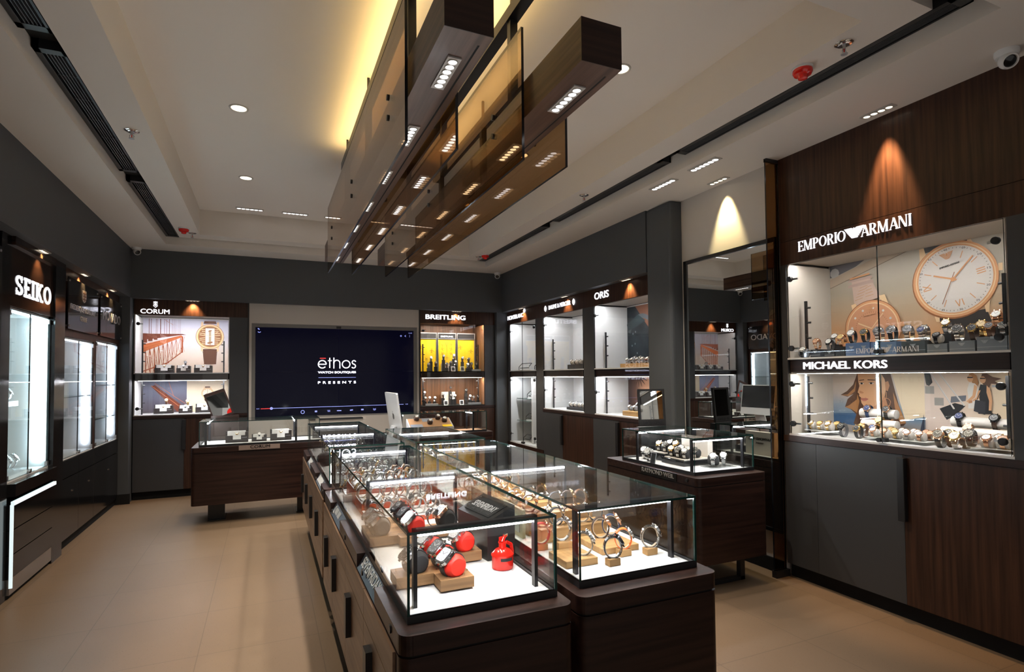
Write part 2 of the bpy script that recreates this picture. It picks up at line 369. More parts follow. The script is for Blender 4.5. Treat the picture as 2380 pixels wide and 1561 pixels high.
wash(3.45, 7.57, 'y', (0.45, 0, -1), 'the narrow white showcase by the corner')
wash(3.45, 6.24, 'y', (0.45, 0, -1), 'the middle showcase of the right wall')
wash(3.45, 4.90, 'y', (0.45, 0, -1), 'the showcase next to the grey pillar')
def round_light(x, y, place):
    o = thing('round_downlight', 'round downlight in the raised ceiling '+place, 'downlight', (x, y, TZ), 0, 'round downlights in the raised ceiling')
    M().lathe([(0.052, -0.002), (0.058, -0.007), (0.066, -0.005), (0.068, 0.001)], 28).build('trim_ring', FIXT, o)
    M().disc((0, 0, -0.003), 0.052, 28, 0, 'z').build('lamp', BULBW, o)
    spot(o, (0, 0, -0.03), ROUND_W, 100, (1.0, 0.86, 0.66))
for x, s in ((-0.197, 'left'), (2.11, 'right')):
    for y, q in ((3.02, 'nearest the camera'), (4.58, 'midway along'), (6.17, 'nearer the back wall')):
        round_light(x, y, '%s of the hanging beams, %s' % (s, q))
def sprinkler(x, y, z, place):
    o = thing('sprinkler', 'small chrome fire sprinkler in the ceiling '+place, 'sprinkler', (x, y, z), 0, 'fire sprinklers')
    M().lathe([(0.045, 0.0), (0.045, -0.004), (0.028, -0.012), (0.012, -0.010)], 20).build('rosette', CHROME, o)
    m = M().cyl((0, 0, -0.01), (0, 0, -0.03), 0.008, 10)
    m.tube([(0.008, 0, -0.03), (0.014, 0, -0.042), (0.003, 0, -0.056)], 0.0025, 6).tube([(-0.008, 0, -0.03), (-0.014, 0, -0.042), (-0.003, 0, -0.056)], 0.0025, 6)
    m.cyl((0, 0, -0.055), (0, 0, -0.058), 0.017, 14)
    m.build('head', BRUSH, o)
    M().cyl((0, 0, -0.03), (0, 0, -0.055), 0.003, 8).build('glass_bulb', RED, o)
sprinkler(-0.85, 4.53, MZ, 'between the left vent and the raised tray')
sprinkler(-0.80, 7.49, MZ, 'in the far left corner beside a red detector')
sprinkler(2.755, 7.49, MZ, 'in the far right corner beside a red detector')
sprinkler(2.735, 4.54, MZ, 'alone halfway along the right vent')
sprinkler(2.72, 1.91, MZ, 'at the near end of the right vent')
def detector(x, y, z, place):
    o = thing('smoke_detector', 'red smoke detector on a white base '+place, 'smoke detector', (x, y, z), 0, 'red ceiling smoke detectors')
    M().lathe([(0.055, 0.0), (0.055, -0.012), (0.05, -0.014)], 24).build('base', ACRYL, o)
    M().lathe([(0.051, -0.012), (0.052, -0.028), (0.045, -0.040), (0.028, -0.044), (0.024, -0.062), (0.014, -0.066), (0.001, -0.066)], 24).build('sensor_head', RED, o)
detector(-0.862, 7.28, MZ, 'in the far left corner of the ceiling')
detector(2.80, 7.34, MZ, 'in the far right corner of the ceiling')
detector(2.725, 2.16, MZ, 'near the camera on the right of the ceiling')
def cctv(x, y, z, rz, place):
    o = thing('security_camera', 'white dome security camera '+place, 'security camera', (x, y, z), rz, 'dome security cameras')
    M().lathe([(0.052, 0.0), (0.052, -0.018), (0.046, -0.03)], 24).build('base', ACRYL, o)
    m = M(); m.T = Matrix.Translation((0, -0.008, -0.05)) @ Matrix.Rotation(math.radians(35), 4, 'X')
    m.lathe([(0.0, 0.042), (0.02, 0.038), (0.036, 0.022), (0.042, 0.0), (0.040, -0.02), (0.034, -0.032), (0.030, -0.032), (0.028, -0.02)], 24, ax='y', o=(0, 0, 0))
    m.build('eyeball', ACRYL, o)
    m = M(); m.T = Matrix.Translation((0, -0.008, -0.05)) @ Matrix.Rotation(math.radians(35), 4, 'X')
    m.lathe([(0.0, -0.027), (0.018, -0.026), (0.03, -0.021)], 20, ax='y')
    m.build('lens', BLACKG, o)
cctv(3.40, 1.53, CZ, math.radians(-40), 'near the camera above the walnut panel')
cctv(-1.46, 8.13, CZ, math.radians(30), 'in the far left corner of the ceiling')
cctv(3.30, 8.12, CZ, math.radians(-30), 'in the far right corner of the ceiling')

# ================================================================== hanging light beams
def pendant(xc, gl, gr, label):
    """a walnut beam with a bronze glass fin on each side, hung from a black rail"""
    o = thing('pendant_beam_light', label, 'pendant light', (xc, 0, 0), 0, 'walnut pendant beams')
    y0, y1, z0, z1, h = 1.745, 5.87, 2.65, 2.815, 0.0875
    m = M().box(-h, y0, z0+0.004, h, y1, z1).box(-h, y0+0.06, z0, h-0.036, y1, z0+0.004).box(h-0.028, y0+0.06, z0, h, y1, z0+0.004).box(-h, y0, z0, h, y0+0.06, z0+0.004)
    m.build('beam', WOODY, o)
    box('end_cap', WOODX, -h, y0-0.003, z0, h, y0, z1, o)
    box('groove', BLACKM, h-0.036, y0+0.06, z0+0.001, h-0.028, y1, z0+0.0045, o)
    for k in range(7):
        linear_light((0.0, 2.02+0.602*k, z0), 6, 0.235, 0.052, '', None, 'y', BEAM_W, 78, (1.0, 0.93, 0.84), name='spot_module', parent=o)
    for x in (gl, gr):
        fin = M().pane(x-xc-0.006, 2.22, 2.45, x-xc+0.006, 5.36, 3.047).build('glass_fin', [SMOKE, SEDGE], o)
        for y in (2.565, 3.78, 5.01):
            for z in (2.69, 2.785):
                M().cyl((x-xc-0.012, y, z), (x-xc+0.012, y, z), 0.014, 12).build('fixing_bolt', BLACK, fin)
    box('hanging_rail', BLACK, -0.03, 1.9, 3.30, 0.03, 5.03, 3.36, o)
    box('cove_strip', COVE, -0.02, 1.92, 3.361, 0.02, 5.01, 3.366, o)
    for y in (2.565, 3.78, 4.85):
        box('stem', BLACK, -0.02, y-0.02, z1, 0.02, y+0.02, 3.30, o)
        box('ceiling_rod', BLACK, -0.008, y-0.008, 3.366, 0.008, y+0.008, TZ, o)
pendant(0.615, 0.511, 0.724, 'left walnut beam light hung between two bronze glass fins')
pendant(1.135, 1.030, 1.247, 'right walnut beam light hung between two bronze glass fins')
# ================================================================== lettering drawn stroke by stroke for the serif signs
def seg(a, b, w0, w1=None):
    """thick line as a quad, width measured horizontally for steep strokes"""
    w1 = w1 or w0
    (x0, y0), (x1, y1) = a, b
    if abs(y1-y0) >= abs(x1-x0)*0.6: return [(x0-w0/2, y0), (x0+w0/2, y0), (x1+w1/2, y1), (x1-w1/2, y1)]
    return [(x0, y0-w0/2), (x1, y1-w1/2), (x1, y1+w1/2), (x0, y0+w0/2)]
def arc(cx, cz, rx, rz, tx, tz, a0, a1, n=14):
    """ring piece: horizontal thickness tx at the sides, tz at top and bottom"""
    out = []
    for k in range(n):
        p, q = math.radians(a0+(a1-a0)*k/n), math.radians(a0+(a1-a0)*(k+1)/n)
        f = lambda a, s: (cx+(rx+s*tx/2)*math.cos(a), cz+(rz+s*tz/2)*math.sin(a))
        out.append([f(p, -1), f(p, 1), f(q, 1), f(q, -1)])
    return out
def glyph(c, T, t, s, h):
    """polygons of one capital (height 1) and its advance; T stem, t hairline, s serif overhang, h serif height"""
    R = lambda x0, z0, x1, z1: [(x0, z0), (x1, z0), (x1, z1), (x0, z1)]
    stem = lambda x, w: [R(x, 0, x+w, 1), R(x-s, 0, x+w+s, h), R(x-s, 1-h, x+w+s, 1)]
    if c == 'I': return stem(s, T), T+2*s
    if c == 'E': return stem(s, T)+[R(s, 0, .62, t), R(s, 1-t, .60, 1), R(s, .5-t/2, .48, .5+t/2), R(.62-t, 0, .62, .24), R(.60-t, .78, .60, 1), R(.48-t, .40, .48, .60)], .66
    if c == 'P': return stem(s, T)+arc(.34, .72, .20, .28-t/2, T, t, -90, 90)+[R(s, 1-t, .36, 1), R(s, .44, .36, .44+t)], .66
    if c == 'R': return stem(s, T)+arc(.34, .74, .20, .26-t/2, T, t, -90, 90)+[R(s, 1-t, .36, 1), R(s, .48, .36, .48+t), seg((.36, .48), (.62, 0), T), R(.50, 0, .74, h)], .74
    if c == 'O': return arc(.42, .5, .42-T/2, .5-t/2, T, t, 0, 360, 28), .86
    if c == 'N': return [R(s, 0, s+t, 1), R(.66, 0, .66+t, 1), seg((s+T/2, 1), (.66+t-T/2, 0), T), R(0, 0, 2*s+t, h), R(.66-s, 1-h, .66+t+s, 1), R(0, 1-h, s+T, 1)], .66+t+s+.04
    if c == 'M': return [R(s, 0, s+t, 1), seg((s+T*.5, 1), (.48, 0), T), seg((.48, 0), (.80, 1), t), R(.80-T*.3, 0, .80+T*.7, 1), R(0, 0, 2*s+t, h), R(.80-T*.3-s, 0, .80+T*.7+s, h), R(.80-T*.3, 1-h, .80+T*.7+s, 1), R(0, 1-h, s+T, 1)], .80+T*.7+s+.04
    if c == 'A': return [seg((.08, 0), (.40, 1), t), seg((.40, 1), (.70, 0), T), R(.22, .30, .58, .30+t), R(0, 0, .18, h), R(.70-T, 0, .70+T*.9, h)], .76
    if c == 'K': return stem(s, T)+[seg((s+T, .40), (.62, 1), t*1.2), seg((.32, .55), (.68, 0), T), R(.50, 1-h, .76, 1), R(.52, 0, .82, h)], .82
    if c == 'S': return arc(.36, .73, .24, .27-t/2, T, t, 20, 240)+arc(.36, .27, .24, .27-t/2, T, t, -160, 60)+[seg((.24, .52), (.48, .48), T*.9), R(.54, .66, .62, 1), R(.08, 0, .16, .34)], .72
    return [], .4
def glyphs(m, txt, st, x0, z0, w, h, y, d, mi=0, gap=0.06):
    T, t, s, hh = dict(didone=(.15, .045, .055, .035), slab=(.19, .15, .08, .13))[st]
    x = 0; items = []
    for c in txt:
        ps, adv = glyph(c, T, t, s, hh)
        items += [[(px+x, pz) for px, pz in p] for p in ps]; x += adv+gap
    W = x-gap
    for k, p in enumerate(items):
        q = [(x0+a/W*w, z0+b*h) for a, b in p]
        ar = sum(q[i][0]*q[(i+1) % len(q)][1]-q[(i+1) % len(q)][0]*q[i][1] for i in range(len(q)))
        if ar < 0: q = q[::-1]
        m.prism(q, 'xz', y-d, y, mi)
def eagle(m, x0, z0, w, h, y, d, mi=0):
    """bird of horizontal stripes with spread wings"""
    n = 7; cx = x0+w/2
    for i in range(n):
        t0, t1 = 1-i/n, 1-(i+0.62)/n
        hw = lambda t: (0.20+0.80*t**0.9)*w/2
        zt, zb = z0+h*t0, z0+h*t1
        if i < 3:
            gi = (0.16-0.045*i)*w/2
            for sg in (-1, 1):
                q = [(cx+sg*gi*0.9, zb), (cx+sg*hw(t1), zb), (cx+sg*hw(t0), zt), (cx+sg*(gi+0.05*w), zt)]
                m.prism(q if sg > 0 else q[::-1], 'xz', y-d, y, mi)
        else:
            m.prism([(cx-hw(t1), zb), (cx+hw(t1), zb), (cx+hw(t0), zt), (cx-hw(t0), zt)], 'xz', y-d, y, mi)
    m.prism([(cx-.05*w, z0+h*.58), (cx+.06*w, z0+h*.58), (cx+.06*w, z0+h*.92), (cx-.02*w, z0+h)], 'xz', y-d, y, mi)

# ================================================================== wall showcases
def hinge(m, x, z, side):
    m.lathe([(0.0, -0.022), (0.019, -0.021), (0.021, -0.016), (0.021, -0.002)], 18, (x, 0, z), 0, 'y')
    m.box(x, 0.010, z-0.006, x+side*0.05, 0.020, z+0.006, 1)
def showcase(name, label, loc, rz, W, gx0, gx1, levels, depth=0.47, hz0=2.305, hz1=2.5, base=(), backm=INT, led=LEDS, full_door=True, low=1.0, hinges=(), rails=True, rail_h=0.42, stile=GREYP, header=WOODV, sidelit=None, leaf=2, dark_floor=False):
    o = thing(name, label, 'display cabinet', loc, rz, 'built-in wall showcases')
    z_lo, z_hi = levels[0][0], levels[-1][1]
    box('header', header, 0, 0, hz0, W, 0.035, hz1, o)
    m = M()
    for (a, b) in levels:
        m.box(gx0-0.012, 0.012, a, gx0, depth, b, 0).box(gx1, 0.012, a, gx1+0.012, depth, b, 0)
        m.box(gx0-0.012, depth, a-0.012, gx1+0.012, depth+0.012, b+0.012, 0)
        m.box(gx0-0.012, 0.036 if b < z_hi else 0.036, b+(0.018 if b == z_hi else 0), gx1+0.012, depth, b+0.012+(0.018 if b == z_hi else 0), 0)
        m.box(gx0-0.012, 0.0, a-0.012, gx1+0.012, depth, a, 1)
    m.build('lining', [backm, BLACKM if dark_floor else ACRYL], o)
    if gx0 > 0.013: box('stile', stile, 0, 0, low, gx0-0.012, 0.05, hz0, o)
    if W-gx1 > 0.013: box('stile', stile, gx1+0.012, 0, low, W, 0.05, hz0, o)
    for (a, b), (c, e) in zip(levels, levels[1:]): box('shelf', WOODX, gx0, 0.014, b+0.012, gx1, depth, c-0.012, o)
    box('counter_edge', WOODX, 0, -0.008, low, W, 0.06, z_lo-0.012, o)
    for (a, b) in levels:
        zl = b+0.012 if b == z_hi else b-0.004
        M().box(gx0+0.03, 0.042, zl+0.003, gx1-0.03, 0.058, zl+0.0036).build('led_strip', led, o)
    mid = (gx0+gx1)/2
    spans = [(z_lo, z_hi)] if full_door else levels
    for k, (a, b) in enumerate(spans):
        for j in range(leaf):
            x0, x1 = (gx0+0.002, mid-0.0015) if j == 0 else (mid+0.0015, gx1-0.002)
            if leaf == 1: x0, x1 = gx0+0.002, gx1-0.002
            d = M().pane(x0, 0.0, a+0.003, x1, 0.008, b-0.003).build('glass_door', [GLASS, DEDGE], o)
            for h in hinges:
                if a < h < b:
                    hm = M(); hinge(hm, x0+0.03 if j == 0 else x1-0.03, h, 1 if j == 0 else -1); hm.build('hinge', [BLACK, BRUSH], d)
        if leaf == 2:
            M().cyl((mid-0.012, -0.02, a+0.02), (mid-0.012, 0.0, a+0.02), 0.014, 14).box(mid-0.02, -0.012, a+0.008, mid+0.03, 0.02, a+0.032).build('lock', BLACK, o)
    if rails:
        for (a, b) in levels[-2:]:
            for x in (gx0+0.06, gx1-0.06):
                r = box('spot_rail', BLACK, x-0.008, 0.11, a, x+0.008, 0.126, a+rail_h, o)
                mm = M()
                for q in (0.35, 0.62, 0.88):
                    s = 1 if x < mid else -1
                    mm.cyl((x, 0.118, a+rail_h*q), (x+s*0.03, 0.13, a+rail_h*q), 0.007, 10, 0)
                mm.build('mini_spot', BLACK, r)
    # base
    if base:
        x = 0.0
        for (x1, mt) in base:
            box('base_panel', mt, x+0.001, 0, 0.10, x1-0.001, 0.02, low-0.004, o); x = x1
        hx = base[0][0] if len(base) > 1 else None
        if hx and len(base) > 1 and W > 0.5:
            for (xa, ma), (xb, mb) in zip(base, base[1:]):
                if ma is not mb: box('handle', BLACK, xa-0.02, -0.032, low-0.40, xa+0.022, 0.0, low-0.02, o, bevel=0.003)
        box('plinth', BLACKM, 0, 0.04, 0, W, 0.06, 0.10, o)
    return o
STD = [(1.05, 1.475), (1.575, 2.305)]
R90 = PI/2
# ---- back wall, left of the screen
c1 = showcase('wall_showcase', 'back-wall showcase left of the big screen, with bridge poster', (-1.51, 8.30, 0), 0, 1.278, 0.014, 1.05, STD, base=[(0.55, GREYP), (1.278, WOODV)], hinges=(1.13, 2.19), leaf=1, led=LEDL)
m = M().text('CORUM', 0.069, 2.322, 0.31, 0.056, 0.0, 0.008, 0, 0.012, None)
kx = 0.227                                                   # crest: a key over a heart
m.box(kx-0.005, -0.012, 2.43, kx+0.005, 0, 2.476)
for z in (2.442, 2.458, 2.47): m.box(kx-0.022, -0.012, z-0.0035, kx+0.022, 0, z+0.0035)
for sg in (-1, 1):
    m.prism([(kx, 2.396), (kx+sg*0.024, 2.418), (kx+sg*0.014, 2.418), (kx, 2.406)][::sg], 'xz', -0.012, 0)
    for p in arc(kx+sg*0.012, 2.420, 0.0095, 0.0095, 0.006, 0.006, 0, 180, 8): m.prism(p, 'xz', -0.012, 0)
m.build('sign_lettering', SIGNW, c1)
# ---- back wall, right of the screen
c2 = showcase('wall_showcase', 'back-wall showcase right of the big screen, with yellow aeroplane panels', (2.106, 8.30, 0), 0, 1.212, 0.014, 1.03, STD, base=[(1.212, WOODV)], hinges=(1.13, 2.19), leaf=1, backm=wood('cabinet_walnut', (0.10, 0.045, 0.02), (0.19, 0.085, 0.04), 'z', 0.35), led=LEDX, dark_floor=True)
M().text('BREITLING', 0.089, 2.369, 0.63, 0.068, 0.0, 0.008, 0, 0.05, None).build('sign_lettering', SIGNW, c2)
# ---- right wall
c3 = showcase('wall_showcase', 'narrow tall white showcase on the right wall by the back corner', (3.50, 8.22, 0), -R90, 1.25, 0.10, 1.03, [(0.48, 1.475), (1.575, 2.305)], base=[(1.25, WOODV)], low=0.42, hinges=(0.6, 1.43, 2.19), rails=False, led=LEDW)
m = M().text('MONTBLANC', 0.035, 2.375, 0.585, 0.062, 0.0, 0.005, 0, 0.012, None)
ring = []
for k in range(12):
    a = PI*k/6; r = 0.034 if k % 2 == 0 else 0.024
    ring.append((0.672+r*math.cos(a), 2.462+r*math.sin(a)))
m.prism(ring, 'xz', -0.012, 0)
m.build('sign_lettering', SIGNW, c3)
c4 = showcase('wall_showcase', 'middle showcase of the right wall, with orange lamp picture', (3.50, 6.97, 0), -R90, 1.30, 0.03, 1.09, STD, base=[(0.55, GREYP), (1.30, WOODV)], hinges=(1.30, 2.19), led=LEDW, leaf=1)
m = M().text('BAUME & MERCIER', 0.205, 2.388, 0.595, 0.055, 0.0, 0.005, 0, 0.012, None)
for x in (0.11, 0.886):
    for p in arc(x, 2.412, 0.022, 0.03, 0.009, 0.006, 0, 360, 20): m.prism(p, 'xz', -0.012, 0)
    m.box(x-0.004, -0.012, 2.372, x+0.004, 0, 2.452)
m.build('sign_lettering', SIGNW, c4)
c5 = showcase('wall_showcase', 'showcase beside the grey pillar, with leather strap picture', (3.50, 5.67, 0), -R90, 1.18, 0.05, 1.09, STD, base=[(0.52, GREYP), (1.18, WOODV)], hinges=(1.30, 2.19), led=LEDW, leaf=1)
M().text('ORIS', 0.07, 2.374, 0.295, 0.078, 0.0, 0.005, 0, 0.03, None).build('sign_lettering', SIGNW, c5)
c6 = showcase('wall_showcase', 'large right-hand showcase with watch poster above and portrait poster below', (3.53, 3.03, 0), -R90, 2.13, 0.055, 1.40, [(1.055, 1.495), (1.61, 2.305)], base=[(0.26, GREYP), (0.85, GREYP), (1.62, WOODV), (2.13, WOODV)], hinges=(1.13, 1.42, 1.68, 2.19), full_door=False, backm=INTW, led=LEDE, hz1=2.475)
box('upper_panel', WOODV, 0, 0, 2.478, 2.13, 0.035, CZ, c6)
m = M()
glyphs(m, 'EMPORIO', 'didone', 0.160, 2.379, 0.366, 0.072, 0.0, 0.006)
eagle(m, 0.522, 2.380, 0.135, 0.072, 0.0, 0.012)
glyphs(m, 'ARMANI', 'didone', 0.632, 2.379, 0.314, 0.072, 0.0, 0.006)
m.text('MICHAEL KORS', 0.170, 1.526, 0.597, 0.050, 0.012, 0.006, 0, 0.04, None)
m.build('sign_lettering', SIGNW, c6)
m = M()
glyphs(m, 'EMPORIO', 'didone', 0.575, 1.622, 0.16, 0.034, -0.0005, 0.0008)
eagle(m, 0.738, 1.622, 0.065, 0.034, -0.0005, 0.0008)
glyphs(m, 'ARMANI', 'didone', 0.808, 1.622, 0.155, 0.034, -0.0005, 0.0008)
m.build('door_decal', mat('decal_white', (0.85, 0.86, 0.9), 0.5), c6)
# smoked glass fin at its left side and the tall mirror in the alcove
o = thing('glass_fin', 'tall bronze glass fin from floor to ceiling beside the tall mirror', 'glass panel', (3.41, 3.045, 0))
M().pane(0.0, -0.006, 0.05, 0.12, 0.006, 3.10).build('pane', [SMOKED, SEDGE], o)
M().box(0.0, -0.02, 0, 0.14, 0.02, 0.05).box(0.0, -0.012, 3.085, 0.15, 0.012, 3.11).build('channel', BLACK, o)
o = thing('wall_mirror', 'tall black-framed mirror on the white alcove wall', 'mirror', (3.515, 3.56, 0), -R90+math.radians(0.35))
W2 = 0.495
M().box(-W2, -0.004, 0.33, W2, 0.006, 2.50).build('mirror_glass', MIRROR, o)
M().box(-W2-0.012, -0.016, 0.305, -W2, 0.006, 2.53).box(W2, -0.016, 0.305, W2+0.012, 0.006, 2.53).box(-W2, -0.016, 2.50, W2, 0.006, 2.53).box(-W2, -0.016, 0.305, W2, 0.006, 0.33).build('frame', BLACKG, o)

# ---- left wall (glossy black units)
def left_unit(label, y0, W, gx0, gx1, gz0, gz1, led, hdr, depth=0.42):
    o = thing('wall_showcase', label, 'display cabinet', (-1.63, y0, 0), R90, 'built-in wall showcases')
    m = M()
    m.box(gx0-0.012, 0.012, gz0, gx0, depth, gz1).box(gx1, 0.012, gz0, gx1+0.012, depth, gz1).box(gx0-0.012, depth, gz0-0.012, gx1+0.012, depth+0.012, gz1+0.012)
    m.box(gx0-0.012, 0.012, gz1, gx1+0.012, depth, gz1+0.012).box(gx0-0.012, 0.0, gz0-0.012, gx1+0.012, depth, gz0, 1)
    m.build('lining', [INT, ACRYL], o)
    mid = (gx0+gx1)/2
    for j in (0, 1):
        x0, x1 = (gx0+0.002, mid-0.0015) if j == 0 else (mid+0.0015, gx1-0.002)
        d = M().pane(x0, 0.0, gz0+0.003, x1, 0.008, gz1-0.003).build('glass_door', [GLASS, DEDGE], o)
        xx = x0 if j == 0 else x1-0.03
        for hz in (gz1-0.045, gz0+0.005): box('hinge', BRUSH, xx, -0.006, hz, xx+0.03, 0.012, hz+0.035, d)
    M().cyl((mid-0.012, -0.02, gz0+0.02), (mid-0.012, 0.0, gz0+0.02), 0.014, 14).box(mid-0.02, -0.012, gz0+0.008, mid+0.03, 0.0, gz0+0.032).build('lock', CHROME, o)
    M().box(gx1-0.025, 0.05, gz0+0.05, gx1-0.005, 0.072, gz1-0.02).build('led_column', led, o)
    M().box(gx0+0.03, 0.045, gz1-0.010, gx1-0.03, 0.060, gz1-0.003).build('led_strip', led, o)
    return o
# blue-white showcase
o = left_unit('blue-white glowing showcase nearest the camera on the left wall', 4.80, 1.24, 0.16, 0.97, 0.80, 2.0, LEDC, None)
M().box(0.0, -0.012, 0, 0.15, 0.45, 2.5).box(0.99, -0.03, 0, 1.24, 0.45, 2.5).build('pilaster', BLACKG, o)
M().box(0.15, -0.012, 2.015, 0.99, 0.02, 2.46).box(0.15, -0.035, 2.44, 0.99, 0.02, 2.5).build('header', wood('gloss_walnut', (0.012, 0.007, 0.006), (0.04, 0.02, 0.013), 'x', 0.12), o)
m = M(); glyphs(m, 'SEIKO', 'slab', 0.222, 2.106, 0.72, 0.142, -0.012, 0.004, 0, 0.07); m.build('sign_lettering', SIGNW, o)
M().box(0.15, -0.06, 0.70, 0.99, 0.05, 0.787).build('counter_edge', BLACKG, o)
M().box(0.15, -0.055, 0.642, 0.99, -0.035, 0.668).box(0.153, -0.05, 0.08, 0.158, -0.03, 0.645).build('led_strip', mat('cool_edge_led', (1, 1, 1), 0.5, emit=0.7, ecol=(0.75, 0.95, 1.0)), o)
for k, (a, b) in enumerate(((0.47, 0.64), (0.30, 0.465), (0.14, 0.295))): box('drawer', BLACKG, 0.165, -0.035, a, 0.985, 0.05, b, o, bevel=0.002)
box('skirting', BRUSH, 0.165, -0.03, 0.03, 0.985, 0.05, 0.135, o)
box('plinth', BLACKM, 0.15, -0.01, 0, 0.99, 0.05, 0.03, o)
def sign_panel(o, x0, x1, z0, z1):
    p = box('sign_panel', mat('smoked_acrylic', (0.022, 0.022, 0.024), 0.08), x0, -0.035, z0, x1, -0.027, z1, o)
    m = M()
    for x in (x0+0.03, x1-0.03):
        for z in (z0+0.03, z1-0.03): m.cyl((x, -0.04, z), (x, 0.0, z), 0.009, 12)
    m.build('standoff', BRUSH, p)
    return p
def black_base(o, W, z1, cuts=()):
    m = M(); xs = [0.0]+list(cuts)+[W]
    for a, b in zip(xs, xs[1:]):
        box('drawer', BLACKG, a+0.001, -0.005, z1-0.16, b-0.001, 0.02, z1-0.004, o, bevel=0.002)
        box('cupboard_door', BLACKG, a+0.001, -0.005, 0.085, b-0.001, 0.02, z1-0.165, o, bevel=0.002)
    for a, b in zip(xs, xs[1:]):
        m.cyl(((a+b)/2+0.08, -0.012, z1-0.30), ((a+b)/2+0.08, 0.0, z1-0.30), 0.008, 10)
    m.build('lock', CHROME, o)
    box('plinth', BLACKM, 0, 0.02, 0, W, 0.05, 0.085, o)
o = left_unit('black showcase with the shield-crest sign, middle of the left wall', 6.05, 1.06, 0.04, 1.0, 0.80, 1.87, LEDD, None)
M().box(0, 0, 1.885, 1.06, 0.03, 2.5).box(0, 0, 0.787, 0.026, 0.03, 1.885).box(1.014, 0, 0.787, 1.06, 0.03, 1.885).build('frame', WOODV, o)
p = sign_panel(o, 0.05, 1.0, 1.95, 2.41)
m = M().text('FREDERIQUE CONSTANT', 0.108, 2.125, 0.795, 0.056, -0.035, 0.004, 0, 0.0).text('GENEVE', 0.40, 2.048, 0.205, 0.045, -0.035, 0.004, 0, 0.0)
m.build('sign_lettering', SILVER, p)
m = M()                                                        # crest: a shield with bars
sh = [(0.45, 2.345), (0.45, 2.275), (0.475, 2.243), (0.51, 2.23), (0.545, 2.243), (0.57, 2.275), (0.57, 2.345)]
m.prism(sh, 'xz', -0.039, -0.035, 0)
for z in (2.262, 2.29, 2.318): m.box(0.462, -0.0405, z-0.006, 0.558, -0.039, z+0.006, 1)
m.box(0.504, -0.0408, 2.24, 0.516, -0.039, 2.34, 1)
m.build('crest', [SILVER, mat('crest_dark', (0.08, 0.04, 0.02), 0.4)], p)
black_base(o, 1.06, 0.787, (0.55,))
M().box(0.03, 0.02, 1.335, 1.0, 0.38, 1.343).build('glass_shelf', [mat('shelf_glass', (0.1, 0.16, 0.15), 0.1)], o)
o = left_unit('black showcase nearest the back corner on the left wall', 7.11, 1.02, 0.04, 0.95, 0.80, 1.90, LEDD, None)
M().box(0, 0, 1.915, 1.02, 0.03, 2.5).box(0, 0, 0.787, 0.026, 0.03, 1.915).box(0.964, 0, 0.787, 1.02, 0.03, 1.915).build('frame', WOODV, o)
p = sign_panel(o, 0.04, 0.97, 1.96, 2.40)
M().text('MOVADO', 0.13, 2.138, 0.765, 0.104, -0.035, 0.004, 0, -0.005).build('sign_lettering', SILVER, p)
black_base(o, 1.02, 0.787)
for z in (1.07, 1.43): M().box(0.03, 0.02, z, 0.95, 0.38, z+0.008).build('glass_shelf', [MT['shelf_glass']], o)
# black unit cut by the left edge of the view
o = thing('black_cabinet', 'glossy black cabinet cut off by the left edge of the photo', 'cabinet', (-1.63, 3.62, 0), R90)
M().box(0, 0, 0.05, 1.17, 0.4, 2.5).build('body', BLACKG, o)
p = sign_panel(o, 0.06, 1.12, 1.30, 2.38)

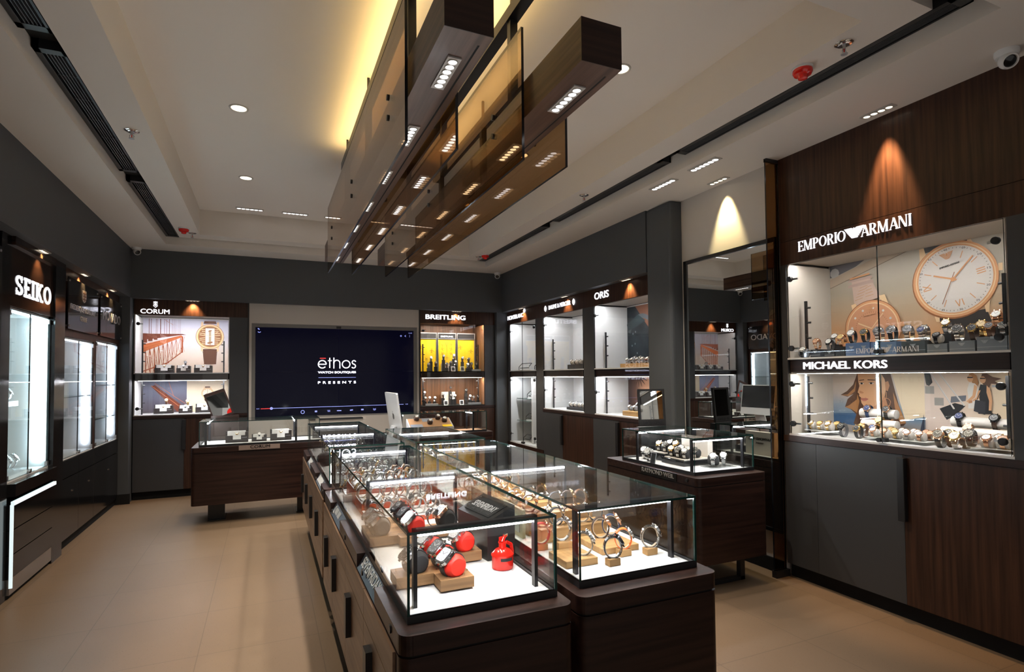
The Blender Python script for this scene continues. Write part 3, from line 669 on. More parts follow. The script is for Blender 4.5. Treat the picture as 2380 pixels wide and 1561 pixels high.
# ================================================================== counters and glass cases
def rounded_xy(x0, y0, x1, y1, r, n=6, corners=(1, 1, 1, 1)):
    pts = []
    for (cx, cy_, a, on) in ((x1, y0, -90, corners[1]), (x1, y1, 0, corners[2]), (x0, y1, 90, corners[3]), (x0, y0, 180, corners[0])):
        if not on: pts.append((cx, cy_)); continue
        ox, oy = (cx-r if cx == x1 else cx+r), (cy_-r if cy_ == y1 else cy_+r)
        for k in range(n+1):
            t = math.radians(a+90*k/n); pts.append((ox+r*math.cos(t), oy+r*math.sin(t)))
    return pts
def glass_case(x0, y0, x1, y1, label, frames, ax='x', ztop=1.05, zb=0.79, led_front=True, group='glass watch cases on the counters', panel=ACRYL):
    """glass box on a black rim; black arches with a light strip stand inside. frames = positions along the long axis"""
    o = thing('glass_case', label, 'glass case', (0, 0, 0), 0, group)
    g = 0.008
    M().box(x0, y0, zb, x1, y0+0.012, zb+0.022).box(x0, y1-0.012, zb, x1, y1, zb+0.022).box(x0, y0+0.012, zb, x0+0.012, y1-0.012, zb+0.022).box(x1-0.012, y0+0.012, zb, x1, y1-0.012, zb+0.022).build('rim', BLACK, o)
    box('display_floor', panel, x0+0.014, y0+0.014, zb, x1-0.014, y1-0.014, zb+0.014, o)
    z0, z1 = zb+0.022, ztop-g
    M().pane(x0+g, y0, z0, x1-g, y0+g, z1).build('glass_front', [GLASS, GEDGE], o)
    M().pane(x0+g, y1-g, z0, x1-g, y1, z1).build('glass_back', [GLASS, GEDGE], o)
    M().pane(x0, y0, z0, x0+g, y1, z1).build('glass_side', [GLASS, GEDGE], o)
    M().pane(x1-g, y0, z0, x1, y1, z1).build('glass_side', [GLASS, GEDGE], o)
    M().pane(x0, y0, z1, x1, y1, ztop).build('glass_top', [GLASS, GEDGE], o)
    w, t = 0.022, 0.012
    for k, f in enumerate(frames):
        m = M(); e = M(); s = 1 if (k == 0 and led_front) else -1          # first arch shines inwards, the rest towards the front
        zt = z1-0.004
        if ax == 'x':                                                     # arch spans x, stands at y = f
            a, b = x0+0.035, x1-0.035
            m.box(a, f-w/2, zb+0.014, a+t, f+w/2, zt).box(b-t, f-w/2, zb+0.014, b, f+w/2, zt).box(a, f-w/2, zt-0.016, b, f+w/2, zt)
            yy, zl = (f, zt-0.0205) if s > 0 else (f-0.016, zt-0.012)
            e.cyl((a+t+0.004, yy, zl), (b-t-0.004, yy, zl), 0.0055 if s < 0 else 0.0042, 8)
        else:
            a, b = y0+0.035, y1-0.035
            m.box(f-w/2, a, zb+0.014, f+w/2, a+t, zt).box(f-w/2, b-t, zb+0.014, f+w/2, b, zt).box(f-w/2, a, zt-0.016, f+w/2, b, zt)
            xx = f+s*0.016
            e.cyl((xx, a+t+0.004, zt-0.012), (xx, b-t-0.004, zt-0.012), 0.0055, 8)
        m.build('light_arch', FRAMEB, o)
        e.build('led_strip', LED, o)
    return o
def handle_at(o, y, x, s):
    box('door_pull', BLACK, x, y-0.03, 0.415, x+s*0.022, y+0.03, 0.58, o)
def counter(x0, y0, x1, y1, label, zb=0.235, zt=0.79, doors=None, signs=(), side=-1, feet=True, r=0.035, grainm=WOODX):
    """walnut counter on short feet; its working side (x0 or x1) carries drawers, sign slots and door pulls"""
    o = thing('display_counter', label, 'counter', (0, 0, 0), 0, 'walnut display counters')
    pts = rounded_xy(x0, y0, x1, y1, r)
    M().prism(pts, 'xy', zb, 0.728, 0, True).build('body', WOODX, o)
    ins = 0.006
    M().prism(rounded_xy(x0+ins, y0+ins, x1-ins, y1-ins, r), 'xy', 0.728, 0.735, 0).build('shadow_gap', BLACKM, o)
    xs = x0 if side < 0 else x1
    # top slab with sign slots cut into the working side
    cuts = [(a, b) for (a, b, *_) in signs]
    m = M(); n = 0.034
    outl = rounded_xy(x0, y0, x1, y1, r)
    if not cuts:
        m.prism(outl, 'xy', 0.735, zt)
    else:
        xin = xs-side*n
        m.prism(rounded_xy(min(xin, x1 if side < 0 else x0), y0, max(xin, x1 if side < 0 else x0), y1, r, corners=(0, 1, 1, 0) if side < 0 else (1, 0, 0, 1)), 'xy', 0.735, zt)
        ys = [y0+r]; 
        for a, b in sorted(cuts): ys += [a, b]
        ys += [y1-r]
        for a, b in zip(ys[::2], ys[1::2]): m.box(min(xs, xin), a, 0.735, max(xs, xin), b, zt)
        for yy, sy in ((y0, 1), (y1, -1)):                                 # rounded corners of the working side
            q = []
            for k in range(7):
                t = PI/2*k/6; q.append((xs-side*(r-r*math.cos(t)), yy+sy*(r-r*math.sin(t))))
            q.append((xin, yy)); q.append((xin, yy+sy*r))
            ar = sum(q[i][0]*q[(i+1) % len(q)][1]-q[(i+1) % len(q)][0]*q[i][1] for i in range(len(q)))
            m.prism(q if ar > 0 else q[::-1], 'xy', 0.735, zt)
    m.build('top', WOODX, o)
    if doors:
        for (a, b) in doors:
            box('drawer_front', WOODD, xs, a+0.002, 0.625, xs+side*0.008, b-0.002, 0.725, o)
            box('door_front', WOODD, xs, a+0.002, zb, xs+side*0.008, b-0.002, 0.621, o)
            handle_at(o, b-0.16 if (b-a) > 0.5 else (a+b)/2, xs+side*0.008, side)
            M().cyl((xs-side*0.001, a+0.07, 0.762), (xs+side*0.004, a+0.07, 0.762), 0.013, 14).build('lock', BLACK, o)
    if feet:
        m = M()
        for fx in (x0+0.07, x1-0.07):
            k = max(2, int((y1-y0)/0.7))
            for i in range(k+1):
                fy = y0+0.08+(y1-y0-0.16)*i/k
                m.box(fx-0.02, fy-0.02, 0, fx+0.02, fy+0.02, zb)
        m.build('feet', BLACKM, o)
        box('plinth', BLACKM, x0+0.17, y0+0.12, 0, x1-0.17, y1-0.12, zb, o)
    return o
def slot_sign(o, y0, y1, xs, side, draw, base=mat('sign_navy', (0.035, 0.04, 0.055), 0.4), lm=ACRYL):
    """sloping sign plate in a slot of the counter edge; draw(m) adds letters in a w x h frame"""
    z0, z1, n = 0.735, 0.788, 0.034
    L = math.hypot(n, z1-z0)
    ang = math.atan2(z1-z0, n)
    m = M()
    # local frame: x along the plate, z up the slope, facing outwards
    ex = Vector((0, 1 if side > 0 else -1, 0))
    ez = Vector((-side*n, 0, z1-z0)).normalized(); ey = ez.cross(ex)
    T = Matrix((( ex.x, ey.x, ez.x, xs), (ex.y, ey.y, ez.y, y1 if side < 0 else y0), (ex.z, ey.z, ez.z, z0), (0, 0, 0, 1)))
    m.T = T
    m.box(0, 0.0, 0, y1-y0, 0.004, L, 0)
    p = m.build('sign_plate', base, o)
    m = M(); m.T = T
    draw(m, y1-y0, L)
    m.build('sign_lettering', lm, p)
# ---- island of four counters
CASES = {}
A = counter(0.335, 1.545, 0.878, 3.735, 'long walnut counter at the front left of the island', doors=[(1.61, 2.135), (2.135, 2.65), (2.65, 3.20), (3.20, 3.70)], signs=[(1.95, 2.35), (2.93, 3.36)])
slot_sign(A, 1.95, 2.35, 0.335, -1, lambda m, w, h: m.text('SEVENFRIDAY', 0.035, 0.022, w-0.06, 0.038, 0.0, 0.002, 0, 0.0))
def blurred_sign(m, w, h):
    for p in arc(0.06, h*0.52, 0.016, 0.02, 0.006, 0.006, 0, 360, 16): m.prism(p, 'xz', -0.002, 0)
    x = 0.10
    for k, dx in enumerate((0.018, 0.02, 0.018, 0.03, 0.022, 0.018, 0.02, 0.02)):
        m.box(x, -0.002, 0.022, x+0.010, 0, 0.054); x += dx
slot_sign(A, 2.93, 3.36, 0.335, -1, blurred_sign)
B_ = counter(0.335, 3.755, 0.878, 5.93, 'long walnut counter at the back left of the island', doors=[(3.78, 4.30), (4.30, 4.83), (4.83, 5.37), (5.37, 5.90)], signs=[(4.0, 4.45), (5.0, 5.42)])
def plate_sign(m, w, h): m.box(0.06, -0.002, 0.018, w-0.12, 0, 0.058)
slot_sign(B_, 4.0, 4.45, 0.335, -1, plate_sign); slot_sign(B_, 5.0, 5.42, 0.335, -1, plate_sign)
Cc = counter(0.915, 1.57, 1.485, 3.79, 'long walnut counter at the front right of the island', doors=[(1.61, 2.135), (2.135, 2.65), (2.65, 3.20), (3.20, 3.76)], side=1)
D_ = counter(0.915, 3.81, 1.485, 5.60, 'short walnut counter at the back right of the island', side=1)
glass_case(0.371, 1.62, 0.857, 3.665, 'glass case at the front left of the island with red watch cushions', [1.70, 2.56, 3.58])
glass_case(0.371, 3.825, 0.862, 5.875, 'glass case at the back left of the island full of bracelets', [3.90, 4.77, 5.66])
glass_case(0.953, 1.645, 1.452, 3.715, 'glass case at the front right of the island with oak blocks', [1.74, 2.575, 3.52])
glass_case(0.942, 3.84, 1.455, 4.925, 'short glass case at the back right of the island', [3.92, 4.60])
# ---- raised counters on legs
def leg_counter(x0, y0, x1, y1, label, legs, grain=WOODX, sign=None, side=None):
    o = thing('display_counter', label, 'counter', (0, 0, 0), 0, 'walnut display counters')
    pts = rounded_xy(x0, y0, x1, y1, 0.04)
    M().prism(pts, 'xy', 0.20, 0.728, 0, True).build('body', grain, o)
    M().prism(rounded_xy(x0+.006, y0+.006, x1-.006, y1-.006, 0.04), 'xy', 0.728, 0.735, 0).build('shadow_gap', BLACKM, o)
    M().prism(pts, 'xy', 0.735, 0.79, 0, True).build('top', grain, o)
    for L in legs:
        m = M()
        for b in L: m.box(*b)
        m.build('leg', BLACK, o)
    return o
E_ = leg_counter(-0.70, 6.59, 0.62, 7.25, 'walnut counter on legs in front of the bridge-poster showcase', [[(-0.56, 6.80, 0, -0.52, 7.06, 0.20), (-0.52, 6.80, 0, -0.40, 6.84, 0.20), (-0.56, 6.78, 0, -0.39, 7.07, 0.008)], [(0.44, 6.80, 0, 0.48, 7.06, 0.20), (0.32, 6.80, 0, 0.44, 6.84, 0.20), (0.31, 6.78, 0, 0.48, 7.07, 0.008)]])
M().box(-0.262, 6.580, 0.745, 0.135, 6.590, 0.792).build('sign_plate', mat('sign_taupe', (0.30, 0.22, 0.19), 0.4), E_)
M().text('CORUM', -0.153, 0.760, 0.19, 0.030, 6.580, 0.003, 0, 0.02).build('sign_lettering', CHROME, E_)
M().box(-0.64, 6.70, 0.206, 0.60, 6.72, 0.204).build('underglow_strip', mat('amber_led', (1, 0.8, 0.2), 0.5, emit=6.0, ecol=(1.0, 0.75, 0.12)), E_)
glass_case(-0.635, 6.64, 0.545, 7.15, 'glass case on the counter with three white watch displays', [-0.575, 0.30], ax='y', led_front=True)
G_ = leg_counter(2.66, 2.99, 3.30, 4.12, 'walnut counter on a black loop leg in front of the tall mirror', [[(2.72, 3.12, 0, 3.20, 3.16, 0.025), (2.72, 3.12, 0, 2.76, 3.16, 0.20), (3.16, 3.12, 0, 3.20, 3.16, 0.20)], [(2.72, 3.90, 0, 3.20, 3.94, 0.025), (2.72, 3.90, 0, 2.76, 3.94, 0.20), (3.16, 3.90, 0, 3.20, 3.94, 0.20)]])
p = box('sign_plate', BLACKM, 2.655, 3.20, 0.738, 2.660, 3.62, 0.793, G_)
m = M(); m.T = Matrix.Translation((2.655, 3.60, 0)) @ Matrix.Rotation(-R90, 4, 'Z'); m.text('RAYMOND WEIL', 0, 0.755, 0.372, 0.030, 0.0, 0.003, 0, 0.03); m.build('sign_lettering', ACRYL, p)
M().cyl((2.652, 3.095, 0.765), (2.662, 3.095, 0.765), 0.013, 14).build('lock', BLACK, G_)
glass_case(2.72, 3.09, 3.281, 3.955, 'glass case in front of the tall mirror with steel watches', [3.16, 3.80])
H_ = leg_counter(1.10, 6.72, 2.66, 7.30, 'walnut counter in front of the showcase with yellow panels', [[(1.20, 6.9, 0, 1.26, 7.1, 0.20)], [(2.50, 6.9, 0, 2.56, 7.1, 0.20)]])
glass_case(1.42, 6.78, 2.59, 7.12, 'glass case with a sloped cork tray, below the yellow panels', [1.50, 2.42], ax='y', panel=mat('cork', (0.33, 0.17, 0.08), 0.7))
# ================================================================== watches
_W = {}
def ring_strip(m, a, b, cz, w0, w1, t, a0, a1, n, mi=0, links=False):
    """strap as a band on an ellipse (semi-axes a, b in yz, centre height cz); width w0 at the ends, w1 at the far side"""
    prev = None
    for k in range(n+1):
        u = k/n; th = math.radians(a0+(a1-a0)*u); w = w1+(w0-w1)*abs(2*u-1)
        c, s = math.cos(th), math.sin(th)
        nx, nz = c/a, s/b; L = math.hypot(nx, nz); nx /= L; nz /= L
        P = (-a*c, cz+b*s); Q = (-(a*c+nx*t), cz+b*s+nz*t)
        cur = [(-w/2, P[0], P[1]), (w/2, P[0], P[1]), (w/2, Q[0], Q[1]), (-w/2, Q[0], Q[1])]
        if prev:
            if links:
                mid = [tuple(p[i]+(c_[i]-p[i])*0.86 for i in range(3)) for p, c_ in zip(prev, cur)]
                m.add(prev+mid, [(0,1,5,4),(1,2,6,5),(2,3,7,6),(3,0,4,7),(0,3,2,1),(4,5,6,7)], mi)
            else:
                m.add(prev+cur, [(0,1,5,4),(1,2,6,5),(2,3,7,6),(3,0,4,7)], mi, True)
        prev = cur
    return m
def watch_meshes(form, metal, strap, dial, holder, R=0.021, square=False):
    key = (form, metal, strap, dial, holder, R, square)
    if key in _W: return _W[key]
    links = strap in METALS and (strap != 'black' or metal == 'black')
    smat = METALS[strap] if links else STRAPS[strap]
    a, b = (0.030, 0.037) if form == 'loop' else (0.031, 0.031) if form == 'pillow' else (0.028, 0.028)
    fi = 38 if form == 'loop' else 50
    phi = math.radians(fi)
    ctr = Vector((0, -a*math.cos(phi), b+b*math.sin(phi)))
    nrm = Vector((0, -math.cos(phi)/a, math.sin(phi)/b)).normalized()
    q = Vector((0, 0, 1)).rotation_difference(nrm).to_matrix().to_4x4(); q.translation = ctr + nrm*0.003
    cm = M(); cm.T = q
    n = 22
    if square:
        cm.prism(rounded_xy(-R*.95, -R*1.02, R*.95, R*1.02, R*.45, 5), 'xy', -0.005, 0.004, 0, True)
        cm.prism(rounded_xy(-R*.86, -R*.93, R*.86, R*.93, R*.4, 5), 'xy', 0.004, 0.0065, 0, True)
    else:
        cm.lathe([(R*.85, -.005), (R, -.003), (R, .0025), (R*.96, .005), (R*.86, .0062), (R*.82, .0048), (R*.3, .0045)], n)
    cm.cyl((R*.95, 0, 0), (R*1.16, 0, 0), R*.14, 8)
    for sx in (-1, 1):
        for sy in (-1, 1): cm.box(sx*R*.48-.0018, sy*R*.75, -.004, sx*R*.48+.0018, sy*R*1.18, .001)
    dm = M(); dm.T = q
    z = 0.0067 if square else 0.0050
    if square: dm.prism(rounded_xy(-R*.74, -R*.8, R*.74, R*.8, R*.35, 5), 'xy', z, z+.0006, 0)
    else: dm.disc((0, 0, z), R*.81, n, 0, 'z')
    z += 0.0009
    for k in range(12):
        t = PI*k/6; c, s = math.cos(t), math.sin(t); r0, r1, h = R*.58, R*.72, .0006
        dm.poly([(r0*c-h*s, r0*s+h*c, z), (r0*c+h*s, r0*s-h*c, z), (r1*c+h*s, r1*s-h*c, z), (r1*c-h*s, r1*s+h*c, z)], 1)
    for ang, ln in ((2.4, .45), (0.75, .65)):
        c, s = math.cos(ang), math.sin(ang); h = .0007
        dm.poly([(-h*s, h*c, z), (h*s, -h*c, z), (R*ln*c+h*s, R*ln*s-h*c, z), (R*ln*c-h*s, R*ln*s+h*c, z)][::-1], 1)
    sm = M(); w = R*0.98
    ring_strip(sm, a, b, b, w, w*.82, 0.0026, fi+22, fi+338, 26 if links else 24, 0, links)
    hm = None
    if form == 'pillow':
        hm = M(); prof = [(0.004, -.030), (0.021, -.029), (0.027, -.024), (0.030, -.014), (0.0305, 0), (0.030, .014), (0.027, .024), (0.021, .029), (0.004, .030)]
        hm.lathe(prof, 24, (0, 0, b), 0, 'x')
    elif form == 'roll':
        hm = M(); hm.lathe([(0.020, -.028), (0.0275, -.026), (0.0275, .026), (0.020, .028)], 22, (0, 0, b), 0, 'x')
    elif holder:
        hm = M(); ring_strip(hm, a-.0035, b-.0035, b, .012, .012, .0025, 0, 320, 20); hm.box(-.006, -.008, -0.001, .006, .008, .004)
    hand = DIALS['black'] if dial in ('white', 'silver', 'gold', 'rose') else DIALS['white']
    res = []
    for nm, mm, mts in (('watch_case', cm, [METALS[metal]]), ('dial', dm, [DIALS[dial], hand]), ('strap', sm, [smat]), ({'loop': 'clip', 'pillow': 'cushion', 'roll': 'cushion'}[form], hm, [holder or CLIP])):
        if mm is None: continue
        ob = mm.build(nm, mts); res.append((nm, ob.data)); bpy.data.objects.remove(ob)
    _W[key] = res
    return res
WORDS = dict(steel='steel', gold='gold', rose='copper', black='black')
NW = [0]
def watch(x, y, z, rz, place, form='loop', metal='steel', strap='steel', dial='white', holder=None, R=0.021, sc_=1.0, group='wristwatches on display', square=False, words=None, simple=False):
    if words is None:
        dl = 'pink' if dial == 'rose' else dial
        words = '%s watch, %s dial, %s strap' % (WORDS[metal], dl, strap.replace('darkbrown', 'brown'))
        if strap == metal: words = '%s bracelet watch, %s dial' % (WORDS[metal], dl)
        elif strap in METALS and strap != 'black': words = '%s watch, %s dial, %s bracelet' % (WORDS[metal], dl, WORDS[strap])
    o = thing('wristwatch', words+', '+place, 'watch', (x, y, z), rz, group)
    if sc_ != 1.0: o.scale = (sc_, sc_, sc_)
    for nm, me in watch_meshes(form, metal, strap, dial, holder, R, square):
        c = bpy.data.objects.new(nm, me); COL.objects.link(c); c.parent = o
    NW[0] += 1
    return o
FACE_L, FACE_R, FACE_C = -R90, R90, 0.0       # dial turned to -x, +x, or towards the entrance
NUM = 'one two three four five six seven eight nine ten eleven twelve'.split()
ORD = ['first', 'second', 'third', 'fourth', 'fifth', 'sixth', 'seventh', 'eighth', 'ninth', 'tenth', 'eleventh', 'twelfth', 'thirteenth', 'fourteenth', 'fifteenth', 'sixteenth', 'seventeenth']
def block(name, mt, x0, y0, z0, x1, y1, z1, label, cat, group=None, bevel=0.002):
    o = M().box(x0-(x0+x1)/2, y0-(y0+y1)/2, 0, x1-(x0+x1)/2, y1-(y0+y1)/2, z1-z0).build(name, mt, None, ((x0+x1)/2, (y0+y1)/2, z0), bevel=bevel)
    return tag(o, label, cat, group)
ZF = 0.8045                                     # display floor of the counter cases
# ---------------------------------------------------------------- front left case: oak puzzle trays with red and dark cushions
def puzzle_tray(name, label, cells, notch):
    """tray of square blocks (x, y) with dark moon-shaped finger notches"""
    o = thing(name, label, 'watch tray', (0, 0, 0), 0, 'brown oak puzzle trays')
    m = M(); x0 = min(c[0] for c in cells); y0 = min(c[1] for c in cells)
    for (a, b, c, d) in cells: m.box(a, b, ZF+0.006, c, d, 0.845)
    m.build('tray', OAKD, o)
    m = M()
    for (a, b, c, d) in cells: m.box(a+.012, b+.012, ZF, c-.012, d-.012, ZF+.006)
    m.build('base', BLACKM, o)
    m = M()
    for (x, y, a) in notch:
        for p in arc(x, y, 0.011, 0.011, 0.003, 0.003, a, a+150, 8): m.poly([(q[0], q[1], 0.8456) for q in p])
    m.build('finger_notch', mat('notch_brown', (0.09, 0.04, 0.02), 0.7), o)
    return o
puzzle_tray('puzzle_tray', 'brown oak puzzle tray at the front of the left case', [(0.512, 1.762, 0.625, 2.10), (0.388, 1.845, 0.512, 1.945), (0.625, 2.005, 0.742, 2.095)], [(0.568, 1.768, 0), (0.45, 1.852, 0), (0.402, 1.90, 90), (0.614, 1.83, -90), (0.68, 2.012, 0), (0.54, 1.875, 60), (0.60, 1.95, -60)])
puzzle_tray('puzzle_tray', 'brown oak puzzle tray farther back in the left case', [(0.50, 2.30, 0.625, 2.66), (0.386, 2.345, 0.50, 2.57), (0.625, 2.36, 0.76, 2.46)], [(0.44, 2.352, 0), (0.40, 2.46, 90), (0.515, 2.36, 90), (0.56, 2.31, 0), (0.68, 2.37, 0)])
SQ = dict(form='pillow', R=0.024, sc_=1.28, square=True, group='square watches on cushions')
ZT = 0.836
for (x, y, hold, met, dial, w) in (
        (0.566, 1.812, REDF, 'steel', 'silver', 'square steel watch on red cushion, nearest the glass at the front'),
        (0.566, 1.915, REDF, 'steel', 'grey', 'square steel watch on red cushion, second from the front glass'),
        (0.556, 2.035, REDF, 'steel', 'silver', 'square steel watch on red cushion, third from the front glass'),
        (0.682, 2.050, REDF, 'steel', 'silver', 'square steel watch on red cushion beside the black display box'),
        (0.462, 1.895, BLKF, 'steel', 'black', 'square watch on charcoal cushion at the front left of the case'),
        (0.435, 2.40, GREYF, 'steel', 'grey', 'square watch on taupe cushion, nearer of the pair behind side glass'),
        (0.435, 2.505, GREYF, 'steel', 'grey', 'square watch on taupe cushion, farther of the pair behind side glass'),
        (0.572, 2.36, REDF, 'steel', 'silver', 'square steel watch on red cushion, front of the back tray'),
        (0.572, 2.465, REDF, 'black', 'black', 'square black watch on red cushion, middle of the back tray'),
        (0.572, 2.575, REDF, 'black', 'black', 'square black watch on red cushion, rear of the back tray'),
        (0.722, 2.41, BLKF, 'rose', 'black', 'square copper-sided watch on black cushion by the display box')):
    watch(x, y, ZT, FACE_L+0.25, '', metal=met, strap='black', dial=dial, holder=hold, words=w+'', **SQ)
for o in list(COL.objects):
    if 'label' in o and str(o['label']).endswith(', '): o['label'] = o['label'][:-2]
watch(0.675, 2.415, 0.845, FACE_L, 'standing loose between the cushions of the back tray', metal='steel', strap='grey', dial='black', R=0.022)
# red oil can
o = thing('oil_can', 'small glossy red oil can standing in the front left glass case', 'oil can', (0.785, 1.905, ZF), 0.5)
M().lathe([(0.036, 0.0), (0.039, 0.003), (0.039, 0.046), (0.0415, 0.047), (0.0415, 0.052), (0.038, 0.056), (0.026, 0.068), (0.0135, 0.073), (0.0135, 0.090), (0.0155, 0.090), (0.0155, 0.094), (0.012, 0.095)], 32).build('body', RED, o)
M().tube([(0.030, -0.004, 0.012), (0.046, -0.006, 0.02), (0.050, -0.006, 0.05), (0.044, -0.005, 0.075), (0.022, 0, 0.088)], 0.0065, 10).build('handle', RED, o)
m = M().cyl((-0.005, 0, 0.094), (0.004, 0, 0.108), 0.010, 14).cyl((0.004, 0, 0.104), (0.020, 0, 0.112), 0.006, 10)
m.box(-0.014, -0.005, 0.098, -0.004, 0.005, 0.112); m.build('cap', RED, o)
M().box(0.008, -0.004, 0.108, 0.026, 0.004, 0.118).build('lever', STEEL, o)
m = M(); vs = []
for k in range(9):
    a = math.radians(-150+70*k/8); vs.append((0.0396*math.cos(a), 0.0396*math.sin(a)))
for p, q in zip(vs, vs[1:]): m.poly([(p[0], p[1], 0.033), (q[0], q[1], 0.033), (q[0], q[1], 0.044), (p[0], p[1], 0.044)])
m.build('label_band', BLKF, o)
# black slanted display box with name plate
o = thing('display_box', 'black box with slanted name plate in the front left glass case', 'display box', (0.805, 2.13, ZF), 0.12)
m = M()
yA, yB = -0.13, 0.13
# body: tall wedge, the top sloping down towards the camera
m.prism([(-0.06, 0.0), (0.06, 0.0), (0.06, 0.195), (-0.06, 0.145)], 'xz', yA, yB, 0)
m.build('body', mat('black_satin', (0.016, 0.016, 0.017), 0.32), o)
sl = math.atan2(0.05, 0.12)
T = Matrix.Translation((-0.058, -0.125, 0.1455)) @ Matrix.Rotation(-sl, 4, 'Y')
m = M(); m.T = T; m.box(0.018, 0.02, 0.0, 0.108, 0.23, 0.004)
m.build('name_plate', BLACKM, o)
m = M(); m.T = T @ Matrix.Translation((0.045, 0.215, 0.0045)) @ Matrix.Rotation(-R90, 4, 'Z') @ Matrix.Rotation(-R90, 4, 'X')
m.text('SEVENFRIDAY', 0.0, 0.0, 0.18, 0.034, 0.0, 0.001); m.build('plate_lettering', ACRYL, o)
m = M(); m.T = T
for x in (0.028, 0.098):
    for y in (0.032, 0.218): m.cyl((x, y, 0.004), (x, y, 0.008), 0.004, 10)
m.build('screws', CHROME, o)
# ---------------------------------------------------------------- middle of the left case: orange-edged white platforms with many bracelets
def platform(x0, y0, z0, x1, y1, z1, place, n=5, edge=ORANGE):
    o = thing('watch_platform', 'white watch platform with orange edge '+place, 'display platform', (x0, y0, z0), 0, 'orange-edged white platforms')
    m = M().box(0, 0, 0, x1-x0, y1-y0, z1-z0-0.004).build('edge_board', edge, o)
    m = M().box(-0.001, -0.001, z1-z0-0.004, x1-x0+.001, y1-y0+.001, z1-z0)
    m.build('top_board', ACRYL, o)
    m = M()
    for k in range(1, n): m.box((x1-x0)*k/n-.0008, 0, z1-z0, (x1-x0)*k/n+.0008, y1-y0, z1-z0+.0004)
    m.build('grooves', mat('groove_grey', (0.25, 0.25, 0.25), 0.6), o)
    return o
platform(0.44, 2.70, ZF, 0.79, 2.90, 0.832, 'nearest the red cushions')
platform(0.44, 2.92, ZF, 0.80, 3.14, 0.865, 'in the middle of the left case', 6)
platform(0.44, 3.16, ZF, 0.80, 3.50, 0.89, 'at the back of the left case', 6)
block('white_cube', ACRYL, 0.395, 3.26, ZF, 0.445, 3.31, 0.84, 'small white block with orange base at the back left corner', 'block')
VAR1 = [('steel', 'steel', 'white'), ('gold', 'gold', 'gold'), ('rose', 'white', 'white'), ('steel', 'orange', 'black'), ('rose', 'rose', 'white'), ('steel', 'black', 'blue'), ('steel', 'steel', 'black'), ('gold', 'steel', 'silver')]
rows = [(2.735, 0.832, 5, 0.465, 0.76), (2.835, 0.832, 5, 0.47, 0.77), (2.955, 0.865, 6, 0.46, 0.78), (3.055, 0.865, 6, 0.46, 0.78), (3.20, 0.89, 6, 0.46, 0.78), (3.30, 0.89, 6, 0.46, 0.78), (3.42, 0.89, 6, 0.46, 0.78)]
i = 0
for r, (y, z, n, xa, xb) in enumerate(rows):
    for k in range(n):
        v = VAR1[(i*5+r*3+k) % len(VAR1)]; i += 1
        watch(xa+(xb-xa)*k/(n-1), y+random.uniform(-.012, .012), z, FACE_L+random.uniform(-.45, .35), '%s of row %s behind the red cushions' % (ORD[k], NUM[r]), metal=v[0], strap=v[1], dial=v[2], holder=CLIP, group='watches on orange-edged platforms', R=0.019, sc_=1.0)
watch(0.42, 3.285, 0.84, FACE_L+.3, 'alone on the white block at the back left', metal='gold', strap='steel', dial='silver', R=0.019, sc_=1.1)
# ---------------------------------------------------------------- back left case: dense steel bracelets on glass steps
for k, (ya, yb, h) in enumerate(((3.98, 4.25, .03), (4.28, 4.60, .055), (4.86, 5.15, .03), (5.18, 5.50, .055))):
    block('clear_step', PLEXI, 0.46, ya, ZF, 0.83, yb, ZF+h, 'clear plastic step, %s from the front of the back left case' % ORD[k], 'display step', 'clear plastic steps', 0)
rows = [(4.03, .03), (4.13, .03), (4.22, .03), (4.33, .055), (4.44, .055), (4.54, .055), (4.91, .03), (5.02, .03), (5.11, .03), (5.23, .055), (5.34, .055), (5.44, .055)]
VAR2 = [('steel', 'steel', 'black'), ('steel', 'steel', 'white'), ('steel', 'black', 'black'), ('steel', 'steel', 'silver'), ('steel', 'steel', 'blue'), ('gold', 'steel', 'white'), ('black', 'black', 'black')]
i = 0
for r, (y, h) in enumerate(rows):
    for k in range(6):
        if k == 5 and r % 2: continue
        v = VAR2[(i*3+r) % len(VAR2)]; i += 1
        watch(0.49+0.062*k, y+random.uniform(-.012, .012), ZF+h, FACE_L+random.uniform(-.5, .4), '%s of row %s, back left glass case' % (ORD[k], NUM[r]), metal=v[0], strap=v[1], dial=v[2], group='watches on clear steps in the back left case', R=0.020, sc_=1.05)
o = thing('cushion', 'dark tipped watch cushion in the back left glass case', 'cushion', (0.425, 4.70, ZF+.05), 0.6)
m = M(); m.T = Matrix.Rotation(0.7, 4, 'Y'); m.lathe([(0.0, -.05), (0.04, -.048), (0.05, -.03), (0.052, 0), (0.05, .03), (0.04, .048), (0.0, .05)], 24, (0, 0, 0), 0, 'y'); m.build('cover', BLKF, o)
block('price_stand', BLACKG, 0.42, 4.20, ZF, 0.45, 4.26, ZF+.02, 'small black stand near the front left corner of the back case', 'stand')
# ---------------------------------------------------------------- front right case: oak blocks and loops
def oak(x0, y0, x1, y1, z0, z1, place): return block('oak_block', OAK, x0, y0, z0, x1, y1, z1, 'light oak block '+place, 'display block', 'light oak display blocks')
def stand_watch(x, y, z, rz, place, metal, strap, dial, hold=None, s=1.0, R=0.021):
    return watch(x, y, z, rz, place, metal=metal, strap=strap, dial=dial, holder=hold or STRAPS['beige'], R=R, sc_=s, group='watches in the front right glass case')
oak(1.137, 1.742, 1.185, 1.775, ZF, ZF+.026, 'under the black bracelet watch at the front'); stand_watch(1.161, 1.758, ZF+.026, FACE_R-.35, 'on a block at the front glass', 'black', 'black', 'black', CLIP, 1.05)
oak(1.235, 1.815, 1.285, 1.85, ZF, ZF+.026, 'under the orange strap watch'); stand_watch(1.26, 1.835, ZF+.026, FACE_R-.45, 'second from the front right', 'steel', 'orange', 'white', None, 1.02)
